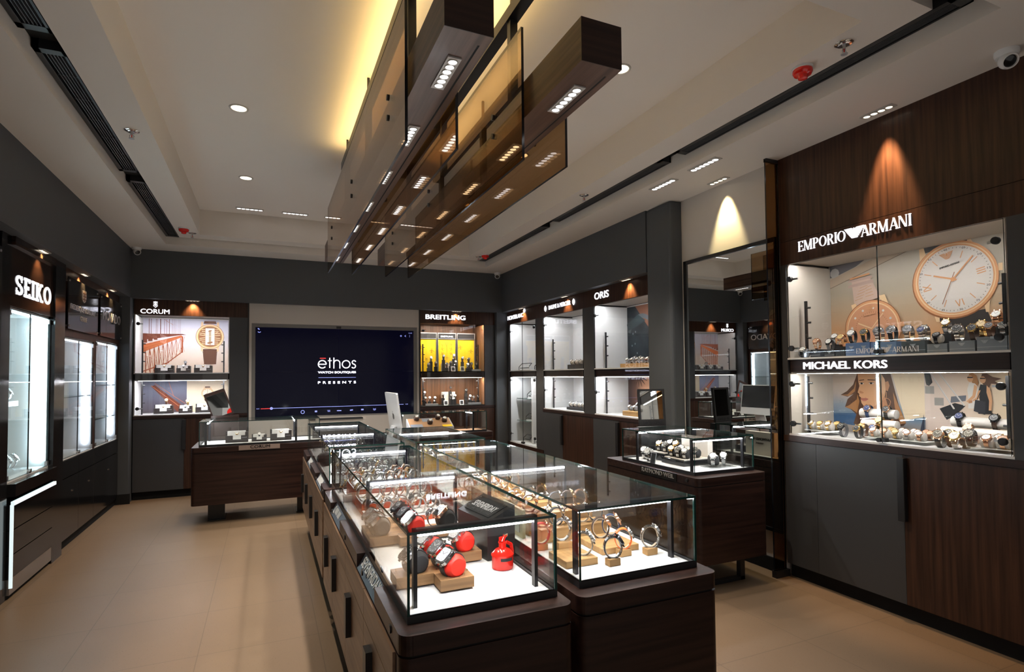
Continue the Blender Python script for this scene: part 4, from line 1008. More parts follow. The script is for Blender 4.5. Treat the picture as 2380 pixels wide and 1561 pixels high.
oak(1.337, 1.785, 1.385, 1.82, ZF, ZF+.026, 'alone at the right end'); stand_watch(1.362, 1.803, ZF+.026, FACE_R-.4, 'alone at the right end of the case', 'steel', 'steel', 'black', None, 1.1)
oak(0.985, 1.79, 1.118, 1.93, ZF, ZF+.026, 'wide and flat at the front left'); stand_watch(1.078, 1.83, ZF+.026, FACE_R-.5, 'on the wide flat block behind the left post', 'steel', 'steel', 'white', None, 1.15)
oak(1.03, 1.93, 1.09, 1.985, ZF, ZF+.05, 'square, behind the wide flat one'); stand_watch(1.058, 1.958, ZF+.05, FACE_R-.2, 'on the square block behind the left post', 'steel', 'steel', 'silver', CLIP, 1.12)
oak(0.985, 2.02, 1.03, 2.06, ZF, ZF+.022, 'small, against the left glass'); stand_watch(1.008, 2.04, ZF+.022, FACE_R-.2, 'by the left glass', 'rose', 'red', 'white', None, 1.1)
oak(1.185, 1.865, 1.355, 2.05, ZF, ZF+.024, 'wide one behind the orange strap watch'); stand_watch(1.262, 2.00, ZF+.024, FACE_R-.45, 'left one on the wide oak block', 'rose', 'darkbrown', 'white', None, 1.12)
stand_watch(1.325, 2.02, ZF+.024, FACE_R-.5, 'right one on the wide oak block', 'rose', 'blue', 'blue', None, 1.12)
oak(1.04, 2.10, 1.36, 2.20, ZF, ZF+.055, 'long, second step of the front right case')
oak(1.04, 2.22, 1.36, 2.34, ZF, ZF+.09, 'long, third step of the front right case')
VAR3 = [('steel', 'tan', 'white'), ('steel', 'black', 'black'), ('rose', 'brown', 'white'), ('steel', 'steel', 'blue'), ('steel', 'black', 'white'), ('gold', 'brown', 'gold')]
for k in range(5): v = VAR3[k]; stand_watch(1.07+.065*k, 2.15, ZF+.055, FACE_R-.3+random.uniform(-.2, .2), '%s from left, second oak step' % ORD[k], *v)
for k in range(5): v = VAR3[(k+2) % 6]; stand_watch(1.07+.065*k, 2.28, ZF+.09, FACE_R-.3+random.uniform(-.2, .2), '%s from left, third oak step' % ORD[k], *v)
o = thing('sign_block', 'pale cream upright card holder against the left glass of the right case', 'card holder', (1.0, 2.20, ZF), 0)
M().box(0, 0, 0, 0.014, 0.22, 0.12).build('board', mat('cream_board', (0.62, 0.55, 0.33), 0.5), o); M().box(-.003, 0.03, 0.02, 0, 0.19, 0.09).build('pocket', mat('pale_green_card', (0.66, 0.70, 0.58), 0.4), o)
oak(1.00, 2.46, 1.06, 2.86, ZF, ZF+.11, 'tall narrow one along the left glass')
for k in range(5):
    v = [('gold', 'beige', 'white'), ('rose', 'white', 'white'), ('gold', 'gold', 'white'), ('rose', 'beige', 'rose'), ('steel', 'grey', 'white')][k]
    stand_watch(1.11, 2.48+.085*k, ZF+.05, FACE_R+random.uniform(-.5, .2), '%s along the tall oak block' % ORD[k], *v)
oak(1.08, 2.44, 1.14, 2.88, ZF, ZF+.05, 'low one beside the tall narrow one')
oak(1.18, 2.66, 1.38, 2.80, ZF, ZF+.03, 'flat, in the middle of the right case')
for k in range(3): v = VAR3[(k*2+1) % 6]; stand_watch(1.21+.07*k, 2.73, ZF+.03, FACE_R+random.uniform(-.4, .2), '%s on the flat middle oak block' % ORD[k], *v)
oak(1.02, 3.00, 1.38, 3.22, ZF, ZF+.04, 'broad, at the back of the right case')
for r, y in enumerate((3.06, 3.16)):
    for k in range(5):
        v = [('rose', 'rose', 'white'), ('gold', 'white', 'white'), ('rose', 'beige', 'white'), ('steel', 'steel', 'white'), ('gold', 'gold', 'silver')][(k+2*r) % 5]
        stand_watch(1.06+.07*k, y, ZF+.04, FACE_R+random.uniform(-.5, .2), '%s in the %s row, broad oak block' % (ORD[k], ('nearer', 'farther')[r]), *v)
# ---------------------------------------------------------------- back right case
block('black_platform', BLACKM, 1.0, 4.05, ZF, 1.40, 4.45, ZF+.05, 'low black platform inside the short back right case', 'display platform')
for r in range(2):
    for k in range(5):
        v = [('rose', 'brown', 'white'), ('steel', 'black', 'black'), ('steel', 'steel', 'white'), ('gold', 'brown', 'white'), ('steel', 'steel', 'blue')][(k+r*2) % 5]
        watch(1.04+.08*k, 4.12+.22*r, ZF+.05, FACE_R+random.uniform(-.5, .2), '%s in the %s row, low black platform' % (ORD[k], ('nearer', 'farther')[r]), metal=v[0], strap=v[1], dial=v[2], group='watches in the short back right case', R=.020)
# ================================================================== pictures at the back of the showcases (flat prints; local x to the right, z up)
def flat(n, col, rough=0.45): return mat('print_'+n, col, rough, spec=0.3)
class Poster:
    """flat print: every shape is a thin layer of one mesh, later layers lie a little nearer"""
    def __init__(s): s.m = M(); s.mats = []; s.y = 0.0
    def mi(s, mt):
        if mt not in s.mats: s.mats.append(mt)
        return s.mats.index(mt)
    def up(s): s.y -= 0.0003; return s
    def poly(s, pts, mt): s.up(); s.m.poly([(p[0], s.y, p[1]) for p in pts], s.mi(mt)); return s
    def rect(s, x0, z0, x1, z1, mt): return s.poly([(x0, z0), (x1, z0), (x1, z1), (x0, z1)], mt)
    def disc(s, cx, cz, r, mt, rx=None, n=40): s.up(); s.m.disc((cx, s.y, cz), r, n, s.mi(mt), 'y', rx); return s
    def bar(s, x0, z0, x1, z1, w, mt, w1=None):
        d = Vector((x1-x0, z1-z0)); nx, nz = -d.y/d.length, d.x/d.length; w1 = w if w1 is None else w1
        return s.poly([(x0-nx*w/2, z0-nz*w/2), (x1-nx*w1/2, z1-nz*w1/2), (x1+nx*w1/2, z1+nz*w1/2), (x0+nx*w/2, z0+nz*w/2)], mt)
    def bars(s, L, mt):
        s.up(); i = s.mi(mt)
        for (x0, z0, x1, z1, w) in L:
            d = Vector((x1-x0, z1-z0)); nx, nz = -d.y/d.length*w/2, d.x/d.length*w/2
            s.m.poly([(x0-nx, s.y, z0-nz), (x1-nx, s.y, z1-nz), (x1+nx, s.y, z1+nz), (x0+nx, s.y, z0+nz)], i)
        return s
    def glyph(s, txt, x0, z0, w, h, mt, rot=0.0, bold=0.0):
        s.up(); m = s.m; old = m.T
        m.T = Matrix.Translation((x0, s.y, z0)) @ Matrix.Rotation(-rot, 4, 'Y'); m.text(txt, 0, 0, w, h, 0.0, 0.0003, s.mi(mt), bold); m.T = old
        return s
    def build(s, name, parent, label, cat, y, loc=None, rz=0.0, group=None):
        for i in range(len(s.m.v)): s.m.v[i] = (s.m.v[i][0], s.m.v[i][1]+y, s.m.v[i][2])
        o = s.m.build(name, s.mats, None, loc, rz)
        return tag(o, label, cat, group)
def blotch(name, c0, c1, scale, ms=(1, 1, 1), p0=.35, p1=.65):
    m = mat('print_'+name, c0, 0.45, spec=0.3); noise_color(m, c0, c1, scale, ms, p0, p1, 4.0); return m
def grad(name, axis, stops, lo, hi, mscale=0.0):
    """printed colour blend along x or z of the print"""
    m = mat('print_'+name, stops[0], 0.45, spec=0.3); N, L, b = nodes(m)
    tc = N.new('ShaderNodeTexCoord'); sx = N.new('ShaderNodeSeparateXYZ'); mr = N.new('ShaderNodeMapRange'); cr = N.new('ShaderNodeValToRGB')
    nz = N.new('ShaderNodeTexNoise'); nz.inputs['Scale'].default_value = 3.5; nz.inputs['Detail'].default_value = 5; ad = N.new('ShaderNodeMath'); ad.operation = 'MULTIPLY_ADD'; ad.inputs[1].default_value = mscale; 
    mr.inputs[1].default_value = lo; mr.inputs[2].default_value = hi
    L.new(tc.outputs['Object'], sx.inputs[0]); L.new(sx.outputs['XZ'.index(axis.upper())*2], mr.inputs[0]); L.new(tc.outputs['Object'], nz.inputs['Vector'])
    L.new(nz.outputs[0], ad.inputs[0]); L.new(mr.outputs[0], ad.inputs[2]); L.new(ad.outputs[0], cr.inputs[0]); L.new(cr.outputs[0], b.inputs['Base Color'])
    e = cr.color_ramp.elements; e[0].color = (*stops[0], 1); e[-1].color = (*stops[-1], 1)
    for k in range(1, len(stops)-1): q = e.new(k/(len(stops)-1)); q.color = (*stops[k], 1)
    return m
PB = flat('black', (0.015, 0.014, 0.014)); PW = flat('white', (0.78, 0.74, 0.70)); PG = flat('rosegold', (0.72, 0.36, 0.18)); PGL = flat('palegold', (0.85, 0.60, 0.36)); PGD = flat('darkgold', (0.30, 0.12, 0.05))
def rot2(cx, cz, pts, a):
    c, s = math.cos(a), math.sin(a); return [(cx+x*c-z*s, cz+x*s+z*c) for x, z in pts]
# ---- upper right poster: big rose gold watch, second watch, blurred sky
p = Poster()
p.rect(0, 1.612, 1.345, 2.385, grad('ea_sky', 'z', [(0.62, 0.28, 0.12), (0.66, 0.36, 0.18), (0.50, 0.36, 0.24), (0.44, 0.38, 0.30), (0.52, 0.47, 0.40)], 1.70, 2.35, 0.28))
p.poly([(0, 2.23), (.08, 2.245), (.21, 2.285), (.30, 2.335), (.15, 2.355), (0, 2.35)], flat('slate', (0.15, 0.15, 0.17)))
p.disc(0.04, 2.262, 0.038, flat('pale_bokeh', (0.5, 0.5, 0.5)), n=9)
p.poly([(0, 2.152), (.638, 2.346), (.60, 2.385), (.565, 2.385), (0, 2.217)], flat('taupe_band', (0.50, 0.40, 0.31)))
p.bars([(0, 2.150, .64, 2.344, .004)], flat('band_shadow', (0.2, 0.15, 0.12)))
C1, A1 = (0.857, 2.087), math.radians(11.5)
p.poly([(.62, 2.386), (.87, 2.386), (.938, 2.338), (.684, 2.318), (.668, 2.33)], blotch('strap_top', (0.14, 0.13, 0.13), (0.28, 0.26, 0.25), 60))
p.poly([(.684, 2.318), (.938, 2.338), (.946, 2.318), (.69, 2.285)], flat('strap_under', (0.06, 0.06, 0.065)))
p.poly([(.765, 1.85), (1.03, 1.88), (1.068, 1.76), (1.07, 1.612), (.82, 1.612)], flat('strap_low', (0.04, 0.035, 0.034)))
for q in ([(.656, 2.318), (.685, 2.322), (.705, 2.24), (.66, 2.23)], [(.935, 2.34), (.948, 2.345), (.985, 2.27), (.945, 2.285)], [(.725, 1.91), (.769, 1.895), (.769, 1.822), (.749, 1.825)], [(1.017, 1.93), (1.05, 1.95), (1.045, 1.858), (1.027, 1.86)]): p.poly(q, PGL)
p.rect(1.098, 2.10, 1.12, 2.145, PGL)
p.disc(C1[0]-.003, C1[1]-.006, .247, PGD); p.disc(C1[0], C1[1], .243, PG); p.disc(C1[0]+.001, C1[1]+.001, .229, PGL); p.disc(C1[0]+.002, C1[1]+.001, .221, PG); p.disc(C1[0]+.003, C1[1], .213, flat('dial_cream', (0.74, 0.68, 0.64)))
tick = []; rose = []
for k in range(60):
    a = A1+2*PI*k/60
    if k % 5: tick.append((C1[0]+.196*math.cos(a), C1[1]+.196*math.sin(a), C1[0]+.204*math.cos(a), C1[1]+.204*math.sin(a), .0022))
    elif k not in (0, 15, 30, 45): rose.append((C1[0]+.135*math.cos(a), C1[1]+.135*math.sin(a), C1[0]+.18*math.cos(a), C1[1]+.18*math.sin(a), .005))
def num(L, base, ang):
    for (x0, z0, x1, z1) in L:
        q = rot2(*base, [(x0, z0), (x1, z1)], ang); rose.append((*q[0], *q[1], .006))
num([(.132, .014, .18, .014), (.132, 0, .18, 0), (.132, -.014, .18, -.014)], C1, A1)
num([(-.135, .014, -.185, -.014), (-.135, -.014, -.185, .014), (-.135, -.020, -.185, -.020)], C1, A1)
num([(-.020, -.135, -.006, -.178), (.006, -.135, -.006, -.178), (.018, -.135, .022, -.178)], C1, A1)
p.bars(tick, PB).bars(rose, PG)
for k, t in ((3, '15'), (4, '10'), (5, '05')): pass
for n_, t in enumerate(('60', '05', '10', '15', '20', '25', '30', '35', '40', '45', '50', '55')):
    a = A1+PI/2-2*PI*n_/12; x, z = C1[0]+.200*math.cos(a), C1[1]+.200*math.sin(a)
    p.glyph(t, x-.010, z-.006, .020, .012, PB)
ex, ez = rot2(*C1, [(-.042, .135)], A1)[0]
tmp = M(); eagle(tmp, 0, 0, .084, .044, 0, 0.0002); c_, s_ = math.cos(A1), math.sin(A1)
p.up(); p.m.add([(ex+v[0]*c_-v[2]*s_, p.y+v[1], ez+v[0]*s_+v[2]*c_) for v in tmp.v], tmp.f, p.mi(PG))
tx, tz = rot2(*C1, [(-.058, .088)], A1)[0]
p.glyph('EMPORIO ARMANI', tx, tz, .116, .012, PB, A1, 0.03)
p.bars([(C1[0]+.03, C1[1]-.03*1.0, .971, 2.217, .008)][:0]+[(C1[0]-.01, C1[1]-.012, .971, 2.217, .009), (C1[0]+.02, C1[1]-.006, .744, 2.125, .010)], PG).bars([(C1[0]+.01, C1[1]+.045, .792, 1.934, .004)], PGD).disc(*C1, .014, PG)
C2 = (0.328, 1.815); W2C = flat('watch2_dial', (0.66, 0.33, 0.19)); PNK = flat('blush_strap', (0.62, 0.45, 0.38))
p.poly([(.182, 2.18), (.318, 2.19), (.345, 2.14), (.392, 2.035), (.20, 1.99)], PNK)
for q in ([(.150, 2.170), (.160, 2.185), (.335, 2.20), (.340, 2.180)], [(.150, 2.130), (.160, 2.150), (.342, 2.170), (.348, 2.145)]): p.poly(q, flat('blush_loop', (0.52, 0.38, 0.33)))
p.bars([(.17, 2.195, .32, 2.215, .012)], PG).bars([(.205+.01*k, 2.03+.022*k, .265+.01*k, 2.045+.022*k, .004) for k in range(5)]+[(.285+.002*k, 2.05+.022*k, .345-.005*k, 2.06+.022*k, .004) for k in range(4)], flat('strap_print', (0.55, 0.33, 0.18)))
p.poly([(.175, 2.0), (.21, 2.01), (.23, 1.96), (.19, 1.94)], PGL).poly([(.385, 2.045), (.425, 2.05), (.45, 1.98), (.40, 1.98)], PGL).poly([(.205, 1.975), (.40, 2.015), (.405, 1.995), (.21, 1.955)], flat('strap_end', (0.28, 0.17, 0.14)))
def cut_disc(cx, cz, r, mt):
    pts = [(cx+r*math.cos(t), max(1.612, cz+r*math.sin(t))) for t in [2*PI*k/44 for k in range(44)]]; p.poly(pts, mt)
cut_disc(*C2, .207, PGD); cut_disc(*C2, .202, PG); cut_disc(*C2, .188, PGL); cut_disc(*C2, .180, W2C)
p.rect(.528, 1.815, .552, 1.845, PG)
p.bars([(C2[0]+.115*math.cos(a), C2[1]+.115*math.sin(a), C2[0]+.122*math.cos(a), C2[1]+.122*math.sin(a), .003) for a in [PI*k/24 for k in range(25)]], PGD)
for a in (25, 55, 85, 115, 145, 175): p.disc(C2[0]+.148*math.cos(math.radians(a)), C2[1]+.148*math.sin(math.radians(a)), .009, PW, n=10)
p.bars([(C2[0], C2[1], C2[0]+.085, C2[1]+.105, .006), (C2[0], C2[1], C2[0]-.10, C2[1]+.045, .009)], PGL)
tmp = M(); eagle(tmp, C2[0]-.045, C2[1]+.128, .074, .038, 0, .0002); p.up(); p.m.add([(v[0], v[1]+p.y, v[2]) for v in tmp.v], tmp.f, p.mi(PG))
p.glyph('EMPORIO ARMANI', C2[0]-.055, C2[1]+.085, .09, .009, PGD, 0.15, 0.02)
POST = p.build('poster', None, 'watch poster with large rose-gold dial against an orange sky', 'poster', 0.468, (3.53, 2.975, 0), -R90)
# ---- lower right posters: portrait by the sea and two women on a stair
p = Poster()
SK = flat('skin', (0.72, 0.40, 0.22)); SKD = flat('skin_dark', (0.55, 0.27, 0.14)); HR = flat('hair_brown', (0.10, 0.045, 0.025)); HR2 = flat('hair_gold', (0.42, 0.20, 0.08))
p.rect(0, 1.056, 0.66, 1.494, grad('sea_sky', 'z', [(0.5, 0.42, 0.36), (0.16, 0.25, 0.36), (0.30, 0.36, 0.44), (0.58, 0.50, 0.46), (0.66, 0.55, 0.47)], 1.10, 1.45, 0.08))
p.poly([(.45, 1.494), (.66, 1.494), (.66, 1.20), (.53, 1.17)], flat('warm_glow', (0.86, 0.70, 0.50)))
p.poly([(.0, 1.19), (.20, 1.20), (.24, 1.10), (.0, 1.12)], flat('navy_sea', (0.05, 0.12, 0.25)))
p.poly([(.20, 1.494), (.165, 1.41), (.115, 1.36), (.062, 1.33), (.118, 1.318), (.165, 1.34), (.118, 1.30), (.095, 1.24), (.14, 1.225), (.183, 1.19), (.16, 1.12), (.24, 1.09), (.34, 1.10), (.52, 1.13), (.537, 1.15), (.492, 1.27), (.47, 1.365), (.44, 1.494)], HR)
p.poly([(.062, 1.33), (.118, 1.335), (.17, 1.38), (.19, 1.44), (.178, 1.36), (.13, 1.322)], HR2).poly([(.095, 1.24), (.13, 1.255), (.19, 1.30), (.195, 1.34), (.21, 1.29), (.19, 1.20), (.15, 1.225)], HR2)
p.poly([(.49, 1.27), (.537, 1.15), (.50, 1.14), (.465, 1.25), (.455, 1.36)], HR2)
p.poly([(.27, 1.25), (.36, 1.275), (.40, 1.33), (.42, 1.25), (.46, 1.15), (.40, 1.10), (.28, 1.12), (.29, 1.2)], SKD)
p.poly([(.202, 1.494), (.206, 1.43), (.214, 1.40), (.206, 1.375), (.199, 1.352), (.211, 1.342), (.209, 1.326), (.226, 1.312), (.222, 1.296), (.226, 1.276), (.243, 1.253), (.278, 1.243), (.33, 1.258), (.375, 1.292), (.40, 1.335), (.41, 1.389), (.40, 1.45), (.375, 1.494)], SK)
p.poly([(.375, 1.494), (.40, 1.45), (.41, 1.389), (.39, 1.34), (.352, 1.385), (.335, 1.44), (.34, 1.494)], flat('skin_glow', (0.80, 0.50, 0.30)))
p.poly([(.402, 1.43), (.425, 1.437), (.434, 1.405), (.42, 1.365), (.405, 1.375)], SKD)
for (x, z, w, h, mt) in ((.232, 1.418, .024, .006, PW), (.232, 1.418, .010, .0062, PB), (.305, 1.42, .028, .006, PW), (.303, 1.42, .011, .0062, PB)): p.disc(x, z, h, mt, w/2+.004, 14)
p.bars([(.214, 1.440, .252, 1.446, .006), (.278, 1.446, .335, 1.443, .007), (.214, 1.424, .250, 1.425, .002), (.286, 1.427, .325, 1.425, .0025)], HR)
p.poly([(.222, 1.345), (.212, 1.352), (.216, 1.366), (.234, 1.36), (.248, 1.353), (.24, 1.345)], SKD)
p.poly([(.219, 1.305), (.235, 1.314), (.246, 1.311), (.26, 1.315), (.283, 1.306), (.262, 1.291), (.24, 1.289)], flat('lips', (0.55, 0.20, 0.15))).bars([(.224, 1.304, .278, 1.305, .002)], HR)
p.bars([(.412, 1.36, .412, 1.315, .003)], PG)
for q in arc(.414, 1.285, .026, .03, .003, .003, 0, 360, 20): p.poly(q, PG)
p.poly([(.28, 1.243), (.27, 1.225), (.34, 1.235), (.40, 1.30), (.375, 1.292), (.33, 1.258)], SKD)
p.poly([(.46, 1.15), (.60, 1.056), (.20, 1.056), (.24, 1.11), (.36, 1.12)], flat('robe', (0.50, 0.42, 0.38)))
p.poly([(.62, 1.056), (.66, 1.056), (.66, 1.22)], flat('dark_corner', (0.05, 0.06, 0.09)))
POST2 = p.build('poster', None, 'poster of a dark-haired woman with wind-blown hair by the sea', 'poster', 0.468, (3.53, 2.975, 0), -R90)
p = Poster(); DK = flat('near_black', (0.02, 0.02, 0.024)); ST = flat('stair_grey', (0.36, 0.34, 0.32)); LP = flat('pale_plaster', (0.76, 0.62, 0.55))
p.rect(.661, 1.056, 1.345, 1.494, grad('hazy_sun', 'x', [(0.72, 0.60, 0.54), (0.78, 0.62, 0.50), (0.86, 0.70, 0.48)], .66, 1.2))
p.poly([(.661, 1.056), (.661, 1.40), (.80, 1.24), (.90, 1.056)], LP)
for k in range(4): p.rect(.665+.055*k, 1.355-.075*k, .72+.055*k, 1.405-.075*k, ST)
p.poly([(.662, 1.494), (.70, 1.494), (.712, 1.43), (.69, 1.405), (.672, 1.42)], DK).bars([(.685, 1.41, .69, 1.494, .02)], DK)
p.poly([(.75, 1.26), (.84, 1.30), (.90, 1.285), (.84, 1.22), (.79, 1.19)], DK).poly([(.815, 1.30), (.90, 1.315), (.905, 1.35), (.82, 1.34)], flat('slate2', (0.16, 0.17, 0.2)))
p.bars([(.70, 1.494, .835, 1.262, .010), (.752, 1.494, .893, 1.285, .009)], flat('steel_rail', (0.62, 0.58, 0.56))).bars([(.703, 1.494, .838, 1.262, .003), (.755, 1.494, .896, 1.285, .003)], PW)
p.poly([(.918, 1.445), (.926, 1.485), (.945, 1.490), (.965, 1.475), (.975, 1.43), (.965, 1.40), (.945, 1.41), (.938, 1.44)], HR2).disc(.930, 1.455, .021, SK, .016).bars([(.915, 1.462, .945, 1.462, .007)], DK)
p.poly([(.925, 1.43), (.955, 1.425), (.975, 1.40), (.972, 1.33), (.958, 1.27), (.915, 1.27), (.918, 1.34), (.912, 1.385)], PW).poly([(.952, 1.42), (.968, 1.405), (.955, 1.34), (.918, 1.305), (.905, 1.312), (.94, 1.35)], SK)
p.poly([(.918, 1.30), (.938, 1.305), (.94, 1.32), (.92, 1.318)], SKD)
p.poly([(.985, 1.445), (.995, 1.484), (1.02, 1.486), (1.05, 1.465), (1.095, 1.455), (1.06, 1.44), (1.085, 1.42), (1.04, 1.425), (1.03, 1.40), (1.01, 1.40)], HR).disc(.998, 1.448, .021, SK, .016).bars([(.984, 1.456, 1.012, 1.456, .007)], DK)
p.poly([(.985, 1.42), (1.02, 1.415), (1.038, 1.385), (1.035, 1.31), (1.04, 1.24), (.968, 1.24), (.98, 1.31), (.972, 1.37)], DK).poly([(1.018, 1.415), (1.036, 1.39), (1.045, 1.32), (1.038, 1.262), (1.024, 1.262), (1.028, 1.32), (1.016, 1.37)], SK)
p.poly([(.972, 1.38), (.985, 1.385), (.975, 1.33), (.945, 1.315), (.94, 1.322), (.962, 1.34)], SK)
p.poly([(.955, 1.325), (1.01, 1.315), (1.005, 1.235), (.945, 1.255)], flat('handbag', (0.035, 0.036, 0.045))).bars([(.965, 1.325, .985, 1.375, .004), (1.0, 1.315, .99, 1.375, .004)], DK)
POST3 = p.build('poster', None, 'poster of two women in sunglasses walking beside a stair rail', 'poster', 0.468, (3.53, 2.975, 0), -R90)
# ---- bridge poster left of the screen
p = Poster()
RD = flat('bridge_red', (0.42, 0.10, 0.035)); RDD = flat('bridge_dark', (0.16, 0.04, 0.02)); RDL = flat('bridge_orange', (0.60, 0.17, 0.06))
p.rect(0.001, 1.578, 1.032, 2.303, grad('dawn', 'z', [(0.86, 0.68, 0.54), (0.84, 0.70, 0.60), (0.70, 0.66, 0.72), (0.62, 0.62, 0.74)], 1.62, 2.25))
p.poly([(.001, 2.02), (.10, 2.03), (.452, 2.09), (.50, 2.09), (.452, 2.105), (.10, 2.10), (.001, 2.104)], RDD)
p.bars([(x, 2.09, x, 2.30, w) for x, w in ((.07, .006), (.095, .005), (.15, .004), (.165, .003), (.20, .009), (.245, .004), (.27, .004), (.30, .006), (.335, .003), (.355, .003), (.375, .003), (.40, .002), (.415, .002), (.43, .002))], RDD)
p.bars([(.25, 2.29, .30, 2.25, .004), (.31, 2.25, .345, 2.22, .003)], RD)
p.rect(.001, 1.98, .05, 2.09, RDD).rect(.06, 2.0, .11, 2.09, RDD).rect(.125, 2.02, .165, 2.09, RDD)
p.poly([(.001, 1.852), (.001, 1.955), (.44, 2.085), (.455, 2.075), (.44, 2.055)], RDL)
p.bars([(.001, 1.94, .44, 2.078, .006), (.001, 1.90, .44, 2.066, .004)], RD)
p.bars([(.001, 1.60, .30, 1.72, .014)], RD)
br = []
for k in range(9):
    x = .03+.05*k; zt = 1.865+.195*(x/.44); zb = 1.578 if x < .15 else 1.60+.26*((x-.15)/.30)
    br += [(x, zt, x+.008, zb, .012-.0009*k), (x, zt, x+.05, zb+.02, .006-.0004*k), (x+.05, zt+.015, x, zb+.02, .004)]
p.bars(br, RD)
p.bars([(.13, 1.58, .452, 1.862, .012), (.452, 2.07, .452, 1.85, .02)], RD)
C3 = (.782, 2.073); BRN = flat('strap_brown', (0.12, 0.045, 0.025))
def watch_print(C, R, band):
    x, z = C
    p.poly([(x-.46*R, z+1.02*R), (x+.46*R, z+1.02*R), (x+.40*R, z+1.24*R), (x-.40*R, z+1.24*R)], BRN)
    p.poly([(x-.53*R, z-1.0*R), (x+.53*R, z-1.0*R), (x+.44*R, z-2.2*R if band else z-1.5*R), (x-.40*R, z-2.2*R if band else z-1.5*R)], BRN)
    for sx in (-1, 1):
        for sz in (-1, 1): p.poly([(x+sx*.45*R, z+sz*.80*R), (x+sx*.66*R, z+sz*.75*R), (x+sx*.62*R, z+sz*1.18*R), (x+sx*.50*R, z+sz*1.18*R)], PGL)
    p.disc(x, z, R, PGD).disc(x, z, .97*R, PGL).disc(x, z, .86*R, flat('deep_gold', (0.55, 0.32, 0.10))).disc(x, z, .80*R, flat('dial_ivory', (0.80, 0.72, 0.60)) if not band else PGD)
p.up(); watch_print(C3, .172, True)
p.poly([(C3[0]-.055, C3[1]-.115), (C3[0]+.055, C3[1]-.115), (C3[0]+.055, C3[1]+.115), (C3[0]-.055, C3[1]+.115)], PW)
p.bars([(C3[0]+sx*.058, C3[1]-.10+.028*k, C3[0]+sx*(.125 if 1 < k < 6 else .10), C3[1]-.085+.024*k+(.012 if k > 3 else -.012), .009) for k in range(8) for sx in (-1, 1)], PGL)
p.bars([(C3[0], C3[1]-.11, C3[0], C3[1]+.09, .028)], flat('movement', (0.45, 0.33, 0.2))).bars([(C3[0]-.03, C3[1]-.09, C3[0]+.03, C3[1]-.075, .02), (C3[0]-.02, C3[1]+.07, C3[0]+.02, C3[1]+.085, .012)], PGD)
p.bars([(C3[0], C3[1], C3[0]-.075, C3[1]+.035, .006), (C3[0], C3[1], C3[0]+.11, C3[1]+.075, .005)], PGL)
for sx in (-1, 1): p.bars([(C3[0]+sx*.082, C3[1]-.20-.022*k, C3[0]+sx*.081, C3[1]-.207-.022*k, .003) for k in range(8)], PW)
POST4 = p.build('poster', None, 'poster of a red truss bridge and a gold skeleton watch', 'poster', 0.468, (-1.495, 8.30, 0), 0)
p = Poster()
p.rect(.001, 1.052, .51, 1.474, grad('stormy', 'z', [(0.05, 0.03, 0.03), (0.10, 0.09, 0.12), (0.16, 0.17, 0.24)], 1.05, 1.45, 0.4))
p.rect(.511, 1.052, 1.032, 1.474, grad('lamp_glow', 'z', [(0.90, 0.70, 0.45), (0.88, 0.74, 0.55), (0.78, 0.64, 0.48)], 1.05, 1.45))
p.poly([(.10, 1.40), (.14, 1.42), (.50, 1.10), (.48, 1.06), (.40, 1.06)], RDD).bars([(.10, 1.41, .48, 1.08, .006), (.14, 1.44, .50, 1.16, .004), (.30, 1.46, .36, 1.26, .004)], RDL)
watch_print((.757, 1.298), .074, False)
p.bars([(.757+.045*math.cos(a), 1.298+.045*math.sin(a), .757+.057*math.cos(a), 1.298+.057*math.sin(a), .004) for a in [PI*k/6 for k in range(12)]], PG).bars([(.757, 1.298, .757, 1.342, .003), (.757, 1.298, .725, 1.28, .004)], PGD)
POST5 = p.build('poster', None, 'lower poster with dark bridge deck and a small gold watch', 'poster', 0.468, (-1.495, 8.30, 0), 0)
# ---- right wall pictures
p = Poster(); p.rect(.36, 1.577, 1.058, 2.303, flat('night_blue', (0.018, 0.02, 0.03)))
p.rect(.60, 1.577, .64, 2.303, flat('night_brown', (0.05, 0.025, 0.02)))
p.rect(.56, 1.577, 1.058, 2.05, grad('amber_wall', 'z', [(0.30, 0.11, 0.06), (0.10, 0.04, 0.03), (0.02, 0.02, 0.03)], 1.6, 2.05))
p.rect(.66, 1.88, .96, 2.10, grad('lamp_orange', 'z', [(0.72, 0.36, 0.20), (0.58, 0.24, 0.13), (0.42, 0.17, 0.10)], 1.88, 2.10)).bars([(.81, 1.577, .81, 1.88, .012), (.81, 2.10, .81, 2.22, .008), (.58, 2.22, 1.02, 2.22, .006), (.66, 1.88, .96, 1.88, .006)], PGL)
p.build('poster', None, 'dark picture with an orange lamp shade in the middle right-hand showcase', 'poster', 0.466, (3.50, 6.94, 0), -R90)
p = Poster(); p.rect(.40, 1.052, 1.058, 1.474, flat('night_blue2', (0.02, 0.021, 0.03))); p.rect(.60, 1.052, 1.058, 1.474, flat('night_brown2', (0.06, 0.03, 0.022)))
p.build('poster', None, 'plain dark picture in the lower middle right-hand showcase', 'poster', 0.466, (3.50, 6.94, 0), -R90)
p = Poster(); p.rect(.0, 1.577, 1.038, 2.303, blotch('deep_water', (0.003, 0.005, 0.008), (0.02, 0.028, 0.034), 5))
p.poly([(.16, 2.303), (.62, 2.303), (.62, 2.02), (.46, 1.98)], flat('leather_tan', (0.20, 0.08, 0.045)))
for q in arc(.28, 1.90, .25, .28, .05, .05, 20, 160, 16): p.poly(q, flat('steel_bezel', (0.10, 0.11, 0.12)))
p.poly([(0, 2.10), (.22, 2.20), (.36, 2.12), (.20, 2.06), (.02, 2.02)], flat('teal_strap', (0.025, 0.04, 0.046)))
